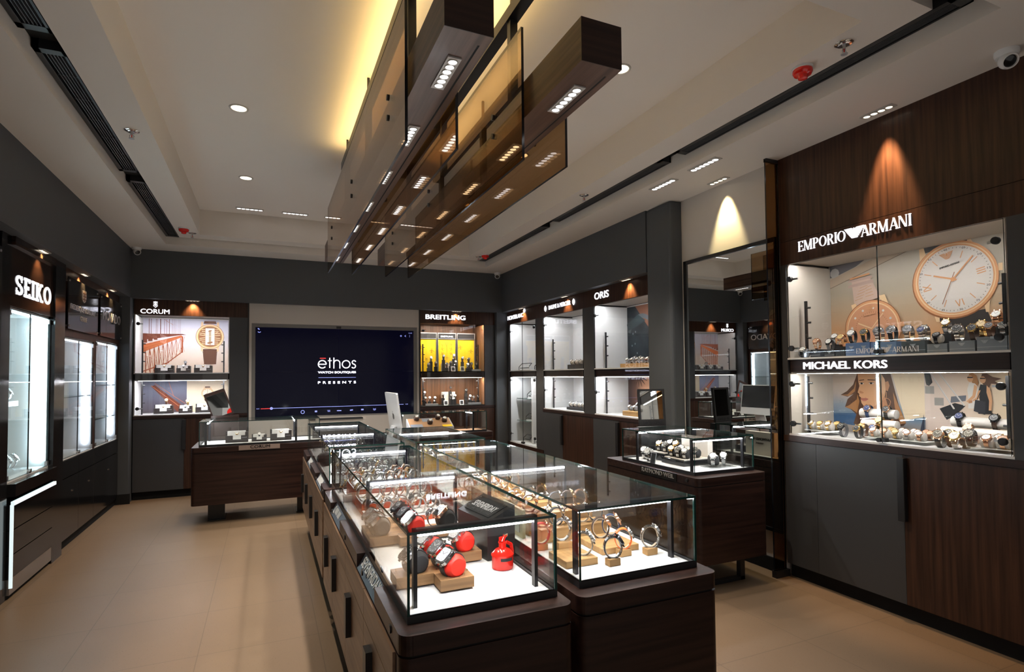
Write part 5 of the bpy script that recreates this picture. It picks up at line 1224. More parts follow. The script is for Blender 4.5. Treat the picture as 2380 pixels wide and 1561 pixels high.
for (x, z) in ((.12, 1.98), (.17, 2.0), (.10, 1.84), (.16, 1.86), (.12, 1.70), (.18, 1.66), (.07, 1.60), (.20, 1.75)): p.disc(x, z, .012, flat('bubble', (0.3, 0.34, 0.36)), .008, 10)
p.bars([(.47+.045*k, 2.16-.03*k, .485+.045*k, 2.152-.03*k, .006) for k in range(5)], PW).disc(.62, 2.05, .085, flat('steel_case', (0.55, 0.55, 0.55)))
p.build('poster', None, 'dark underwater watch picture with tan leather strap by the grey pillar', 'poster', 0.466, (3.50, 5.62, 0), -R90)
p = Poster(); p.rect(.0, 1.052, 1.038, 1.474, grad('sunset', 'x', [(0.03, 0.022, 0.025), (0.10, 0.05, 0.035), (0.50, 0.25, 0.15), (0.62, 0.34, 0.20)], .05, .55, .25))
for k in range(7):
    a = math.radians(200+22*k); p.bar(.22, 1.48, .22+.17*math.cos(a), 1.50+.15*math.sin(a), .035, flat('palm_brown', (0.10, 0.05, 0.035)), .006)
p.disc(.62, 1.32, .085, flat('copper_rim', (0.42, 0.22, 0.15)), .06).disc(.62, 1.32, .065, flat('dark_dial', (0.08, 0.05, 0.045)), .045)
p.build('poster', None, 'lower sunset picture with palm leaves by the grey pillar', 'poster', 0.466, (3.50, 5.62, 0), -R90)

# ================================================================== big screen
o = thing('video_wall', 'large dark wall screen showing a white logo', 'screen', (-0.14, 8.345, 0), 0)
SCR = mat('screen_dark', (0.003, 0.003, 0.004), 0.12, spec=0.15, emit=1.0, ecol=(0.0007, 0.0007, 0.0055))
M().box(0, 0, 0.969, 1.078, 0.04, 1.577).box(1.081, 0, 0.969, 2.157, 0.04, 1.577).box(0, 0, 1.58, 1.078, 0.04, 2.186).box(1.081, 0, 1.58, 2.157, 0.04, 2.186).build('screen_panels', SCR, o)
SE = mat('screen_white', (0.9, 0.9, 1.0), 0.4, emit=1.6, ecol=(0.9, 0.92, 1.0)); SR = mat('screen_red', (0.8, 0.05, 0.05), 0.4, emit=1.0, ecol=(0.8, 0.05, 0.05)); SB = mat('screen_blue', (0.3, 0.35, 0.9), 0.4, emit=0.8, ecol=(0.35, 0.4, 0.95)); SG = mat('screen_grey', (0.5, 0.5, 0.6), 0.4, emit=0.5, ecol=(0.5, 0.5, 0.62))
m = M(); y = -0.0006
def rr(cx, cz, r, t, a0, a1, mi=0):
    for q in arc(cx, cz, r, r, t, t, a0, a1, 24): m.poly([(u, y, v) for u, v in q], mi)
def rb(x0, z0, x1, z1, w, mi=0):
    d = Vector((x1-x0, z1-z0)); nx, nz = -d.y/d.length*w/2, d.x/d.length*w/2; m.poly([(x0-nx, y, z0-nz), (x1-nx, y, z1-nz), (x1+nx, y, z1+nz), (x0+nx, y, z0+nz)], mi)
t = .014; rE, cz = .053, 1.684
rr(.857, cz, rE, t, 0, 320); rb(.804, cz, .91, cz, t)                                   # e
rb(.957, 1.632, .957, 1.775, t); rb(.932, 1.735, .985, 1.735, .011)                       # t
rb(1.013, 1.624, 1.013, 1.778, t); rr(1.054, 1.700, .041, t, 0, 180); rb(1.095, 1.624, 1.095, 1.70, t)   # h
rr(1.181, cz, rE, t, 0, 360)                                                              # o
rr(1.290, 1.712, .025, t, 20, 250); rr(1.284, 1.657, .027, t, -150, 80); rb(1.276, 1.690, 1.296, 1.684, t)   # s
m.text('WATCH BOUTIQUES', .801, 1.551, .515, .033, y+.0003, .0003, 0, .05, None)
m.text('PRESENTS', .801, 1.410, .515, .033, y+.0003, .0003, 0, .05, None, 1.75)
m.build('logo', SE, o)
m = M(); rb(.825, 1.768, .905, 1.768, .012); m.build('logo_macron', SR, o)
m = M(); rb(.806, 1.496, 1.316, 1.496, .006); rb(.20, 1.084, 2.006, 1.088, .006); rr(.202, 1.084, .012, .012, 0, 360)
rr(.60, 1.022, .022, .007, 0, 360); rb(.76, 1.025, .79, 1.025, .022); rb(.925, 1.033, .965, 1.033, .006); rb(.93, 1.018, .965, 1.018, .006); rb(1.055, 1.025, 1.115, 1.025, .012); rb(1.235, 1.025, 1.275, 1.03, .016); rb(1.39, 1.03, 1.425, 1.03, .02)
rb(1.56, 1.04, 1.58, 1.03, .006); rb(1.58, 1.03, 1.60, 1.04, .006); rb(1.56, 1.025, 1.58, 1.015, .006); rb(1.58, 1.015, 1.60, 1.025, .006)
rb(.03, 2.125, .048, 2.113, .008); rb(.048, 2.113, .066, 2.125, .008); rb(.03, 2.17, .05, 2.155, .012); rb(1.955, 2.106, 1.985, 2.106, .006); rb(1.97, 2.091, 1.97, 2.121, .006)
rb(2.025, 2.106, 2.045, 2.118, .005); rb(2.025, 2.106, 2.045, 2.094, .005)
for zz in (2.094, 2.106, 2.118): rb(2.10, zz-.003, 2.10, zz+.003, .006)
m.text('0:01', .018, 1.077, .035, .014, y, .0003, 0).text('6:38', 2.035, 1.082, .035, .014, y, .0003, 0).text('12:45', 2.085, 2.143, .05, .016, y, .0003, 0)
m.build('player_controls', SB, o)
m = M(); rb(.07, 1.083, .19, 1.084, .008); m.build('progress_bar', SR, o)
M().box(1.045, -0.02, 2.19, 1.11, 0.0, 2.222).build('sensor', BLACK, o)
o = thing('wall_box', 'white wall box with dark top edge under the big screen', 'wall box', (0.55, 8.30, 0), 0)
M().box(0, -0.12, 0.60, 0.75, 0, 0.915).build('body', WHITEW, o); M().box(-0.02, -0.13, 0.915, 0.70, 0, 0.93).build('lid', BLACK, o)

# ================================================================== computers and small mirrors
o = thing('desktop_computer', 'slim silver desktop computer seen from behind, beyond the glass cases', 'computer', (1.13, 5.42, 0.79), 0)
m = M(); m.T = Matrix.Translation((0.0, 0, 0.30)) @ Matrix.Rotation(math.radians(-8), 4, 'Y')
ALU = mat('aluminium', (0.70, 0.71, 0.73), 0.35, 0.55)
m.prism(rounded_xy(-0.27, -0.13, 0.27, 0.26, 0.015), 'yz', -0.012, 0.004, 0)
m.build('shell', ALU, o)
m = M(); m.T = Matrix.Translation((0.0, 0, 0.30)) @ Matrix.Rotation(math.radians(-8), 4, 'Y'); m.box(0.004, -0.26, -0.04, 0.0055, 0.26, 0.25); m.build('screen', BLACKG, o)
m = M(); m.T = Matrix.Translation((0.0, 0, 0.30)) @ Matrix.Rotation(math.radians(-8), 4, 'Y')
ap = [(0.0, .055), (-.018, .062), (-.032, .05), (-.03, .02), (-.015, .004), (0.0, .010), (.015, .004), (.03, .02), (.028, .035), (.022, .045), (.03, .055), (.018, .062)]
m.prism(ap[::-1], 'yz', -0.0135, -0.012, 0); m.prism([(.0, .066), (.004, .076), (.014, .084), (.012, .074)], 'yz', -0.0135, -0.012, 0); m.build('emblem', BLACK, o)
m = M().prism([(-0.13, 0.0), (0.06, 0.0), (0.06, 0.006), (-0.118, 0.006)], 'xz', -0.09, 0.09, 0); m.prism([(-0.10, 0.006), (-0.088, 0.006), (-0.005, 0.24), (-0.022, 0.24)], 'xz', -0.08, 0.08, 0); m.build('stand', ALU, o)
o = thing('table_mirror', 'brown-framed tilted table mirror with red sticker before the bridge posters', 'table mirror', (-0.44, 7.19, 0.79), 0)
T = Matrix.Translation((0, 0, 0.27)) @ Matrix.Rotation(math.radians(-20), 4, 'Y') @ Matrix.Rotation(math.radians(-6), 4, 'X')
BRF = mat('frame_brown', (0.035, 0.016, 0.012), 0.4)
m = M(); m.T = T
m.box(-0.11, -0.008, 0.0, -0.095, 0.008, 0.31).box(0.095, -0.008, 0.0, 0.11, 0.008, 0.31).box(-0.095, -0.008, 0.0, 0.095, 0.008, 0.022).box(-0.095, -0.008, 0.275, 0.095, 0.008, 0.31); m.build('frame', BRF, o)
m = M(); m.T = T; m.box(-0.095, -0.003, 0.022, 0.095, 0.005, 0.275); m.build('mirror_glass', MIRROR, o)
m = M(); m.T = T; m.poly([(0.095-0.05*math.sin(t), -0.0035, 0.022+0.05*math.cos(t)) for t in [PI/2*k/8 for k in range(9)]]+[(0.095, -0.0035, 0.022)]); m.build('sticker', RED, o)
M().box(-0.13, -0.03, 0.0, 0.15, 0.05, 0.29).build('stand', BRF, o)
o = thing('table_mirror', 'black-framed table mirror behind the case in front of the tall mirror', 'table mirror', (3.10, 4.04, 0.79), math.radians(-12))
T = Matrix.Translation((0, 0, 0.255)) @ Matrix.Rotation(math.radians(-5), 4, 'X')
m = M(); m.T = T; m.box(-0.125, -0.01, 0.0, 0.125, 0.012, 0.06).box(-0.125, -0.01, 0.06, -0.108, 0.012, 0.325).box(0.108, -0.01, 0.06, 0.125, 0.012, 0.325).box(-0.108, -0.01, 0.308, 0.108, 0.012, 0.325); m.build('frame', BLACK, o)
m = M(); m.T = T; m.box(-0.108, -0.004, 0.06, 0.108, 0.006, 0.308); m.build('mirror_glass', MIRROR, o)
m = M(); m.T = T; m.text('MOVADO', -0.09, 0.018, 0.18, 0.026, -0.010, 0.002); m.build('frame_lettering', FRAMEB, o)
M().box(-0.13, -0.05, 0, 0.13, 0.05, 0.25).build('stand', BLACK, o)
# ================================================================== inside the showcases
def wl(fx, fy, rot, lx, ly):
    """showcase frame -> shop frame (lx to the right, ly inwards)"""
    c, s = math.cos(rot), math.sin(rot); return fx+lx*c-ly*s, fy+lx*s+ly*c
def lblock(frame, name, mt, x0, y0, z0, x1, y1, z1, label, cat, group=None, bevel=0.002):
    x, y = wl(*frame, (x0+x1)/2, (y0+y1)/2)
    o = M().box(-(x1-x0)/2, -(y1-y0)/2, 0, (x1-x0)/2, (y1-y0)/2, z1-z0).build(name, mt, None, (x, y, z0), frame[2], bevel=bevel)
    return tag(o, label, cat, group)
def lwatch(frame, lx, ly, z, turn, place, **k):
    x, y = wl(*frame, lx, ly); return watch(x, y, z, frame[2]+turn, place, **k)
EAF = (3.53, 3.03, -R90)
# ---- upper right window: dark boxes with watches on their front edge
NAVY = mat('box_navy', (0.028, 0.032, 0.045), 0.45); BXB = mat('box_black', (0.015, 0.015, 0.017), 0.45); BXG = mat('box_grey', (0.20, 0.22, 0.25), 0.45); BXBL = mat('box_blue', (0.12, 0.20, 0.40), 0.45); MARK = mat('box_mark', (0.6, 0.62, 0.68), 0.4)
def logo_box(x0, x1, z1, mt, label, marks, y0=0.10, y1=0.21):
    o = lblock(EAF, 'display_box', mt, x0, y0, 1.61, x1, y1, z1, label, 'display box', 'printed boxes in the upper right window')
    m = M()
    for k in range(marks):
        eagle(m, -(x1-x0)/2+(x1-x0)*(k+.5)/marks-.018, (z1-1.61)*.55, .036, .018, -(y1-y0)/2-.0003, .0006)
    m.box(-(x1-x0)/2, -(y1-y0)/2-.0004, (z1-1.61)*.28, (x1-x0)/2, -(y1-y0)/2, (z1-1.61)*.28+.002)
    m.build('printed_marks', MARK, o); return o
logo_box(.155, .235, 1.668, NAVY, 'low navy box under two watches at the left of the upper window', 1)
logo_box(.27, .345, 1.655, BXB, 'low black box under the pale round watch, upper window', 1)
logo_box(.43, .60, 1.70, BXBL, 'first of two blue boxes, upper right window', 2)
logo_box(.605, .77, 1.695, BXBL, 'second of two blue boxes, upper right window', 2)
logo_box(.80, .94, 1.69, BXB, 'black box right of the blue ones, upper window', 1)
logo_box(.95, 1.06, 1.665, BXG, 'narrow grey box under the small black watch, upper window', 1)
logo_box(1.07, 1.20, 1.675, BXG, 'wide grey box, right half of the upper window', 1)
logo_box(1.21, 1.36, 1.69, BXG, 'grey box at the right end of the upper window', 2)
G1 = 'watches on boxes in the upper right window'
def up_(lx, z, met, strap, dial, pl, s=1.12, ly=.13, turn=.12, form='loop', hold=None, **k): lwatch(EAF, lx, ly, z, turn, pl, metal=met, strap=strap, dial=dial, group=G1, sc_=s, form=form, holder=hold, R=.022, **k)
up_(.115, 1.61, 'steel', 'black', 'white', 'on dark cushion, left end of upper window', form='pillow', hold=BXG, ly=.09)
up_(.195, 1.668, 'rose', 'rose', 'rose', 'on the low navy box, upper right window', 1.0)
up_(.275, 1.70, 'steel', 'steel', 'white', 'behind the pale round watch, upper right window', 1.0, .22)
lblock(EAF, 'riser', BXB, .25, .19, 1.61, .32, .28, 1.70, 'tall black riser behind the pale round watch', 'riser')
up_(.305, 1.655, 'black', 'grey', 'white', 'in front at the left, upper window', 1.05, .12)
up_(.375, 1.68, 'rose', 'rose', 'gold', 'just left of the blue boxes, upper window', 1.1, .15)
lblock(EAF, 'riser', BXB, .345, .11, 1.61, .415, .20, 1.68, 'black riser just left of the blue boxes', 'riser')
up_(.465, 1.70, 'steel', 'black', 'white', 'first on the blue boxes of the upper window')
up_(.555, 1.70, 'gold', 'black', 'black', 'second on the blue boxes of the upper window')
up_(.650, 1.695, 'steel', 'steel', 'black', 'third on the blue boxes of the upper window', 1.25)
up_(.735, 1.695, 'steel', 'black', 'black', 'fourth on the blue boxes of the upper window', 1.25)
up_(.835, 1.69, 'steel', 'steel', 'grey', 'left one on the black box of the upper window', 1.25)
up_(.905, 1.69, 'steel', 'steel', 'white', 'right one on the black box of the upper window', 1.2, .17)
up_(.925, 1.69, 'steel', 'steel', 'blue', 'in front on the black box of the upper window', 1.05, .11)
up_(.985, 1.73, 'gold', 'steel', 'white', 'raised behind the small black watch of the upper window', 1.1, .25)
lblock(EAF, 'riser', BXB, .955, .22, 1.61, 1.02, .30, 1.73, 'tall black riser behind the narrow grey box', 'riser')
up_(1.0, 1.665, 'black', 'black', 'black', 'small one on a cream cushion, upper right window', .95, .12, form='pillow', hold=INTW)
up_(1.11, 1.675, 'steel', 'steel', 'black', 'left one on the wide grey box of the upper window', 1.2)
up_(1.175, 1.70, 'gold', 'gold', 'gold', 'gleaming behind the black dial watch, upper window', 1.15, .24)
lblock(EAF, 'riser', BXB, 1.14, .22, 1.61, 1.21, .30, 1.70, 'black riser behind the wide grey box', 'riser')
up_(1.185, 1.675, 'gold', 'darkbrown', 'black', 'right one on wide grey box, upper window', 1.15, .13)
up_(1.245, 1.75, 'rose', 'rose', 'white', 'high behind the black cushion of the upper window', 1.15, .25)
lblock(EAF, 'riser', BXB, 1.215, .22, 1.61, 1.28, .30, 1.75, 'tallest black riser near the right end of the upper window', 'riser')
up_(1.27, 1.69, 'rose', 'brown', 'grey', 'left one on end grey box, upper window', 1.0, .12)
up_(1.325, 1.69, 'steel', 'steel', 'black', 'on black cushion, right end of upper window', 1.1, .14, form='pillow', hold=BLKF)
up_(1.355, 1.79, 'gold', 'brown', 'white', 'highest, at the right end of the upper window', 1.1, .27)
lblock(EAF, 'riser', BXB, 1.325, .24, 1.61, 1.385, .32, 1.79, 'black riser at the right end of the upper window', 'riser')
# ---- lower right window: white rolls, acrylic steps
WROLL = mat('roll_white', (0.76, 0.72, 0.68), 0.4)
def tube_stand(lx0, lx1, ly, z, zleg, label):
    x, y = wl(*EAF, lx0, ly); o = thing('watch_roll', label, 'display roll', (x, y, 1.055), EAF[2], 'long white display rolls')
    h = z-1.055
    M().lathe([(0.024, 0), (0.031, 0.004), (0.031, lx1-lx0-.004), (0.024, lx1-lx0)], 24, (0, 0, h), 0, 'x').build('roll', WROLL, o)
    M().box(0.02, -0.004, 0, 0.03, 0.004, h-.028).box(lx1-lx0-.03, -0.004, 0, lx1-lx0-.02, 0.004, h-.028).build('legs', PLEXI, o)
tube_stand(.37, .62, .33, 1.215, 0, 'upper left white display roll under the portrait poster')
tube_stand(.42, .66, .27, 1.145, 0, 'lower left white display roll under the portrait poster')
tube_stand(.95, 1.25, .33, 1.195, 0, 'upper right white display roll under the two women')
tube_stand(.93, 1.28, .26, 1.135, 0, 'lower right white display roll under the two women')
G2 = 'watches in the lower right window'
def lo_(lx, ly, z, met, strap, dial, pl, s=1.0, form='roll', hold=WROLL, turn=.05, R=.021): lwatch(EAF, lx, ly, z, turn, pl, metal=met, strap=strap, dial=dial, group=G2, sc_=s, form=form, holder=hold, R=R)
def step(x0, x1, y0, y1, h, pl):
    o = lblock(EAF, 'clear_step', PLEXI, x0, y0, 1.055, x1, y1, 1.055+h-.004, 'clear plastic step '+pl, 'display step', 'clear steps in the lower right window', 0)
    lx = M().box(-(x1-x0)/2, -(y1-y0)/2, h-.004, (x1-x0)/2, (y1-y0)/2, h); lx.build('top_sheet', ACRYL, o)
step(.09, .30, .10, .24, .03, 'at the left end of the lower window')
step(.56, .94, .08, .26, .022, 'in the middle of the lower window')
step(1.15, 1.37, .08, .26, .022, 'at the right end of the lower window')
for k, (x, y) in enumerate(((.125, .14), (.19, .15), (.255, .15))): lo_(x, y, 1.085, 'gold', 'gold', ('white', 'gold', 'white')[k], '%s on the left clear step of the lower window' % ORD[k], .98)
for k, (x, y) in enumerate(((.215, .21), (.28, .21))): lo_(x, y, 1.085, 'gold', 'gold', 'gold', '%s at the back of the left clear step' % ORD[k], 1.0)
lo_(.385, .12, 1.057, 'black', 'grey', 'black', 'gunmetal one standing by the left clear step', 1.2, 'loop', None)
lo_(.495, .12, 1.057, 'gold', 'black', 'black', 'standing left of the middle step, lower window', 1.12, 'loop', None)
lo_(.475, .20, 1.057, 'gold', 'brown', 'gold', 'behind the black strap one, lower window', 1.2, 'loop', None)
lo_(.525, .24, 1.057, 'rose', 'blue', 'blue', 'blue one in front of the left rolls', 1.15, 'loop', None)
for x, z, y, v, pl in ((.43, 1.178, .33, ('rose', 'blue', 'blue'), 'left on the upper left white roll'), (.56, 1.178, .33, ('rose', 'black', 'black'), 'right on the upper left white roll'), (.55, 1.108, .27, ('gold', 'gold', 'gold'), 'on the lower left white roll'), (1.0, 1.158, .33, ('black', 'black', 'blue'), 'left on the upper right white roll'), (1.18, 1.158, .33, ('black', 'darkbrown', 'grey'), 'right on the upper right white roll'), (1.08, 1.098, .26, ('rose', 'rose', 'rose'), 'on the lower right white roll')): lo_(x, y, z, *v, pl, 1.18, 'loop', None, .1)
k = 0
for r, y in enumerate((.12, .19, .24)):
    for q in range(5):
        x = .60+.072*q+.02*r
        v = [('rose', 'rose', 'white'), ('rose', 'rose', 'rose'), ('gold', 'gold', 'gold'), ('rose', 'steel', 'white')][(q+r) % 4]
        lo_(x, y, 1.077, *v, '%s in the %s row on the middle clear step' % (ORD[q], ('front', 'second', 'back')[r]), .92)
lo_(1.02, .085, 1.057, 'rose', 'black', 'black', 'large one standing right of the middle step', 1.3, 'loop', None, R=.024)
lo_(1.035, .16, 1.057, 'gold', 'brown', 'black', 'behind the large black strap one, lower window', 1.3, 'loop', None)
lo_(1.105, .085, 1.057, 'gold', 'steel', 'white', 'two-tone one standing by the black watch', 1.25, 'loop', None, R=.023)
lo_(1.115, .15, 1.057, 'rose', 'darkbrown', 'silver', 'behind the two-tone one, lower window', 1.3, 'loop', None)
lo_(1.165, .11, 1.077, 'black', 'black', 'black', 'all-black one left on the right clear step', 1.2, 'loop', None, R=.024)
for q, v in enumerate((('rose', 'rose', 'white'), ('rose', 'rose', 'rose'))): lo_(1.24+.075*q, .12, 1.077, *v, '%s in front on the right clear step' % ORD[q], 1.12)
for q, v in enumerate((('gold', 'gold', 'white'), ('rose', 'rose', 'gold'))): lo_(1.26+.075*q, .20, 1.077, *v, '%s at the back of the right clear step' % ORD[q], 1.1)
# ---- bridge-poster showcase and counter: dark blocks with white saddles
CF = (-1.51, 8.30, 0.0)
def saddle(frame, lx, ly, z, w, h, pl, low=False, rot=0.0):
    x, y = wl(*frame, lx, ly); o = thing('watch_display', 'dark block with white saddle, '+pl, 'watch display', (x, y, z), frame[2]+rot, 'dark blocks with white saddles')
    M().box(-w/2, -.045, 0, w/2, .045, h*.62).box(-w/2, 0.0, h*.62, -w/2+.025, .04, h).box(w/2-.03, -.045, h*.62, w/2, .04, h*.9).build('block', mat('block_brown', (0.018, 0.012, 0.011), 0.35), o)
    M().prism([(-.04, h*.5), (-.034, h), (.035, h), (.035, h*.62), (-.03, h*.62)], 'yz', -w*.42, w*.38).prism([(-.052, h*.28), (-.040, h*1.02), (-.030, h*1.02), (-.046, h*.28)], 'yz', -w*.18, w*.18).build('saddle', ACRYL, o)
    m = M(); m.text('CORUM', w*.22, h*.40, w*.22, h*.06, -.0455, .0005); m.build('block_lettering', MARK, o)
    watch(*wl(frame[0], frame[1], frame[2], lx, ly-.018), z+h*.42, frame[2]+rot, 'on white saddle, '+pl, metal='steel' if 'middle' in pl else 'gold', strap='black' if 'middle' in pl else 'darkbrown', dial='white', sc_=.85, group='watches on white saddles')
for (lx, z, w, h, pl) in ((.305, 1.575, .21, .105, 'left, upper bridge shelf'), (.52, 1.575, .16, .10, 'middle, upper bridge shelf'), (.745, 1.575, .21, .105, 'right, upper bridge shelf'), (.30, 1.052, .21, .115, 'left, lower bridge shelf'), (.545, 1.052, .15, .10, 'middle, lower bridge shelf'), (.765, 1.052, .21, .115, 'right, lower bridge shelf')): saddle(CF, lx, .20, z, w, h, pl)
lwatch(CF, .53, .27, 1.66, 0, 'raised behind the middle, upper bridge shelf', metal='steel', strap='black', dial='black', sc_=.9)
lblock(CF, 'riser', PLEXI, .505, .25, 1.575, .555, .30, 1.66, 'clear riser behind the middle block, upper bridge shelf', 'riser', None, 0)
lwatch(CF, .32, .27, 1.165, 0, 'raised behind the left, lower bridge shelf', metal='gold', strap='brown', dial='white', sc_=1.0)
lblock(CF, 'riser', PLEXI, .295, .25, 1.052, .345, .30, 1.165, 'clear riser behind the left block, lower bridge shelf', 'riser', None, 0)
lwatch(CF, .56, .27, 1.14, 0, 'raised behind the middle, lower bridge shelf', metal='gold', strap='gold', dial='white', sc_=1.1)
lblock(CF, 'riser', PLEXI, .535, .25, 1.052, .585, .30, 1.14, 'clear riser behind the middle block, lower bridge shelf', 'riser', None, 0)
for (lx, w, h, pl) in ((-.29, .22, .12, 'left, low counter case'), (-.07, .15, .075, 'middle, low counter case'), (.15, .22, .12, 'right, low counter case')): saddle((0, 0, 0), lx, 6.86, ZF, w, h, pl)
# ---- showcase with yellow aeroplane panels
BF = (2.106, 8.30, 0.0)
YEL = mat('yellow_panel', (0.84, 0.53, 0.006), 0.5); YELD = mat('yellow_relief', (0.50, 0.29, 0.005), 0.5)
def plane(m, x, z, s, a, y=-0.004):
    P = [(0, 1), (.12, .7), (.14, .25), (1, -.15), (1, -.32), (.14, -.1), (.11, -.6), (.4, -.8), (.4, -.92), (0, -.82)]
    P = P+[(-u, v) for u, v in P[::-1] if u > 0]
    q = rot2(x, z, [(u*s, v*s) for u, v in P], a)
    m.prism(q[::-1], 'xz', y, 0.0)
for k, (x0, x1, pl) in enumerate(((.034, .355, 'left'), (.365, .675, 'middle'), (.685, .995, 'right'))):
    x, y = wl(*BF, x0, .32); w = x1-x0
    o = thing('aeroplane_display', 'steel-framed yellow panel with raised aeroplanes, %s of three' % pl, 'display', (x, y, 1.575), 0, 'yellow aeroplane panels')
    M().box(0, 0, 0, .014, .03, .615).box(w-.014, 0, 0, w, .03, .615).box(.014, 0, .60, w-.014, .03, .615).box(.014, 0, .512, w-.014, .03, .525).build('frame', BRUSH, o)
    box('header', BXB, .014, .004, .525, w-.014, .028, .60, o)
    box('yellow_board', YEL, .014, .012, 0, w-.014, .028, .512, o)
    m = M(); m.T = Matrix.Translation((0, .012, 0))
    if pl == 'middle':
        for (a, b, c, r) in ((.08, .43, .035, 1.6), (.23, .43, .035, -1.6), (.08, .36, .033, 1.8), (.23, .36, .033, -1.8), (.08, .28, .03, 2.2), (.23, .28, .03, -2.2), (.155, .22, .032, 0)): plane(m, a, b, c, r)
        m.prism([(.135, .50), (.175, .50), (.19, .46), (.16, .40), (.155, .25), (.15, .40), (.12, .46)][::-1], 'xz', -.004, 0)
    else:
        for (a, b, c, r) in ((.06, .39, .042, .2), (.24, .33, .042, -.1), (.15, .2, .03, .7)): plane(m, a, b, c, r)
        for q in range(4): m.prism([(.10+.03*q, .40), (.102+.03*q, .40), (.162+.03*q, .49), (.16+.03*q, .49)], 'xz', -.001, 0)
    m.build('relief', YELD, o)
    if pl == 'middle': M().text('BREITLING', .055, .545, .20, .024, .004, .002, 0, .04).build('header_lettering', SIGNW, o)
G3 = 'watches before the yellow panels'
def bw(x, z, pl, v, ly=.20, s=1.0, zs=1.575):
    lwatch(BF, x-2.106, ly, z-.045, 0, pl, metal=v[0], strap=v[1], dial=v[2], group=G3, sc_=s)
    if z-.045 > zs+.012: lblock(BF, 'riser', BXB, x-2.106-.022, ly-.02, zs, x-2.106+.022, ly+.02, z-.045, 'black riser, '+pl, 'riser', 'black risers in the yellow-panel showcase', 0)
SV = [('steel', 'black', 'black'), ('steel', 'steel', 'white'), ('steel', 'brown', 'black'), ('steel', 'blue', 'blue')]
for k, (x, z, pl) in enumerate(((2.276, 1.672, 'low at the left end before the yellow panels'), (2.339, 1.775, 'high before the left yellow panel'), (2.392, 1.693, 'lower right before the left yellow panel'), (2.542, 1.802, 'high left before the middle yellow panel'), (2.709, 1.813, 'high right before the middle yellow panel'), (2.568, 1.677, 'low left before the middle yellow panel'), (2.633, 1.703, 'low centre before the middle yellow panel'), (2.709, 1.714, 'low right before the middle yellow panel'), (2.852, 1.772, 'high left before the right yellow panel'), (2.957, 1.761, 'high right before the right yellow panel'), (2.912, 1.672, 'low left before the right yellow panel'), (2.973, 1.682, 'low centre before the right yellow panel'), (3.063, 1.677, 'low at the right end before the yellow panels'))):
    bw(x, z, pl, SV[3] if k == 3 else SV[k % 3], .24 if 'high' in pl else .16)
for k, (x, z, pl) in enumerate(((2.248, 1.238, 'high at the left end of the lower brown shelf'), (2.217, 1.158, 'low at the left end of the lower brown shelf'), (2.285, 1.161, 'second on the lower brown shelf'), (2.368, 1.159, 'third on the lower brown shelf'), (2.501, 1.207, 'left of the white plinth on the lower brown shelf'), (2.635, 1.185, 'before the white plinth, lower brown shelf'), (2.690, 1.185, 'right before white plinth, lower brown shelf'), (2.668, 1.302, 'high on white plinth, lower brown shelf'), (2.931, 1.266, 'high at the right of the lower brown shelf'), (2.942, 1.171, 'low, left of right group, brown shelf'), (3.0, 1.154, 'low centre right, lower brown shelf'), (3.076, 1.162, 'right end of the lower brown shelf'))):
    bw(x, z, pl, SV[(k+1) % 3] if k != 2 else ('rose', 'brown', 'white'), .30 if 'high' in pl else .14, 1.0, 1.052)
for x0, x1, z0, pl in ((.86, 1.0, 1.575, 'right end of the upper shelf'), (.10, .30, 1.052, 'left end of the lower shelf'), (.79, 1.0, 1.052, 'right end of the lower shelf')): lblock(BF, 'silver_plinth', BRUSH, x0, .07, z0, x1, .115, z0+.03, 'low silver plinth at the %s of the yellow-panel showcase' % pl, 'plinth', None)
lblock(BF, 'white_plinth', INTW, .41, .26, 1.575, .64, .29, 1.70, 'cream plinth before the middle yellow panel', 'plinth'); lblock(BF, 'white_plinth', INTW, .44, .35, 1.052, .66, .39, 1.25, 'cream frame plinth in the middle of the lower brown shelf', 'plinth')
for x, z, pl in ((.545, 1.576, 'left on the upper shelf of the yellow-panel showcase'), (.695, 1.576, 'right on the upper shelf of the yellow-panel showcase'), (.425, 1.053, 'left on the lower shelf of the yellow-panel showcase'), (.68, 1.053, 'right on the lower shelf of the yellow-panel showcase')):
    X, Y = wl(*BF, x, .07); o = thing('price_card', 'small white-edged price card, '+pl, 'card', (X, Y, z), 0, 'price cards')
    m = M(); m.T = Matrix.Rotation(-.25, 4, 'X'); m.box(-.033, 0, 0, .033, .004, .075); m.build('card', ACRYL, o)
    m = M(); m.T = Matrix.Rotation(-.25, 4, 'X'); m.box(-.024, -.001, .010, .024, 0, .065); m.build('inset', BXB, o)
# sloped cork tray in the counter case below
X = thing('cork_tray', 'sloped cork tray with photo tiles in the case below the yellow panels', 'watch tray', (1.61, 6.84, ZF), 0)
CORK = mat('cork_tile', (0.36, 0.19, 0.09), 0.7)
m = M().prism([(0.0, 0.0), (.22, 0.0), (.22, .16), (0.0, .055)], 'yz', 0, .56); m.build('body', mat('tray_grey', (0.42, 0.42, 0.43), 0.5), X)
T = Matrix.Translation((0, 0, .0555)) @ Matrix.Rotation(math.atan2(.105, .22), 4, 'X')
m = M(); m.T = T; m.box(.012, .01, 0, .548, .235, .003); m.build('cork_top', CORK, X)
m = M(); m.T = T; m.box(.02, .015, .003, .17, .09, .0045).box(.19, .15, .003, .33, .23, .0045); m.build('photo_tile', mat('photo_slate', (0.22, 0.24, 0.30), 0.4), X)
m = M(); m.T = T; m.box(.42, .012, .003, .545, .06, .0045); m.build('photo_tile', YEL, X)
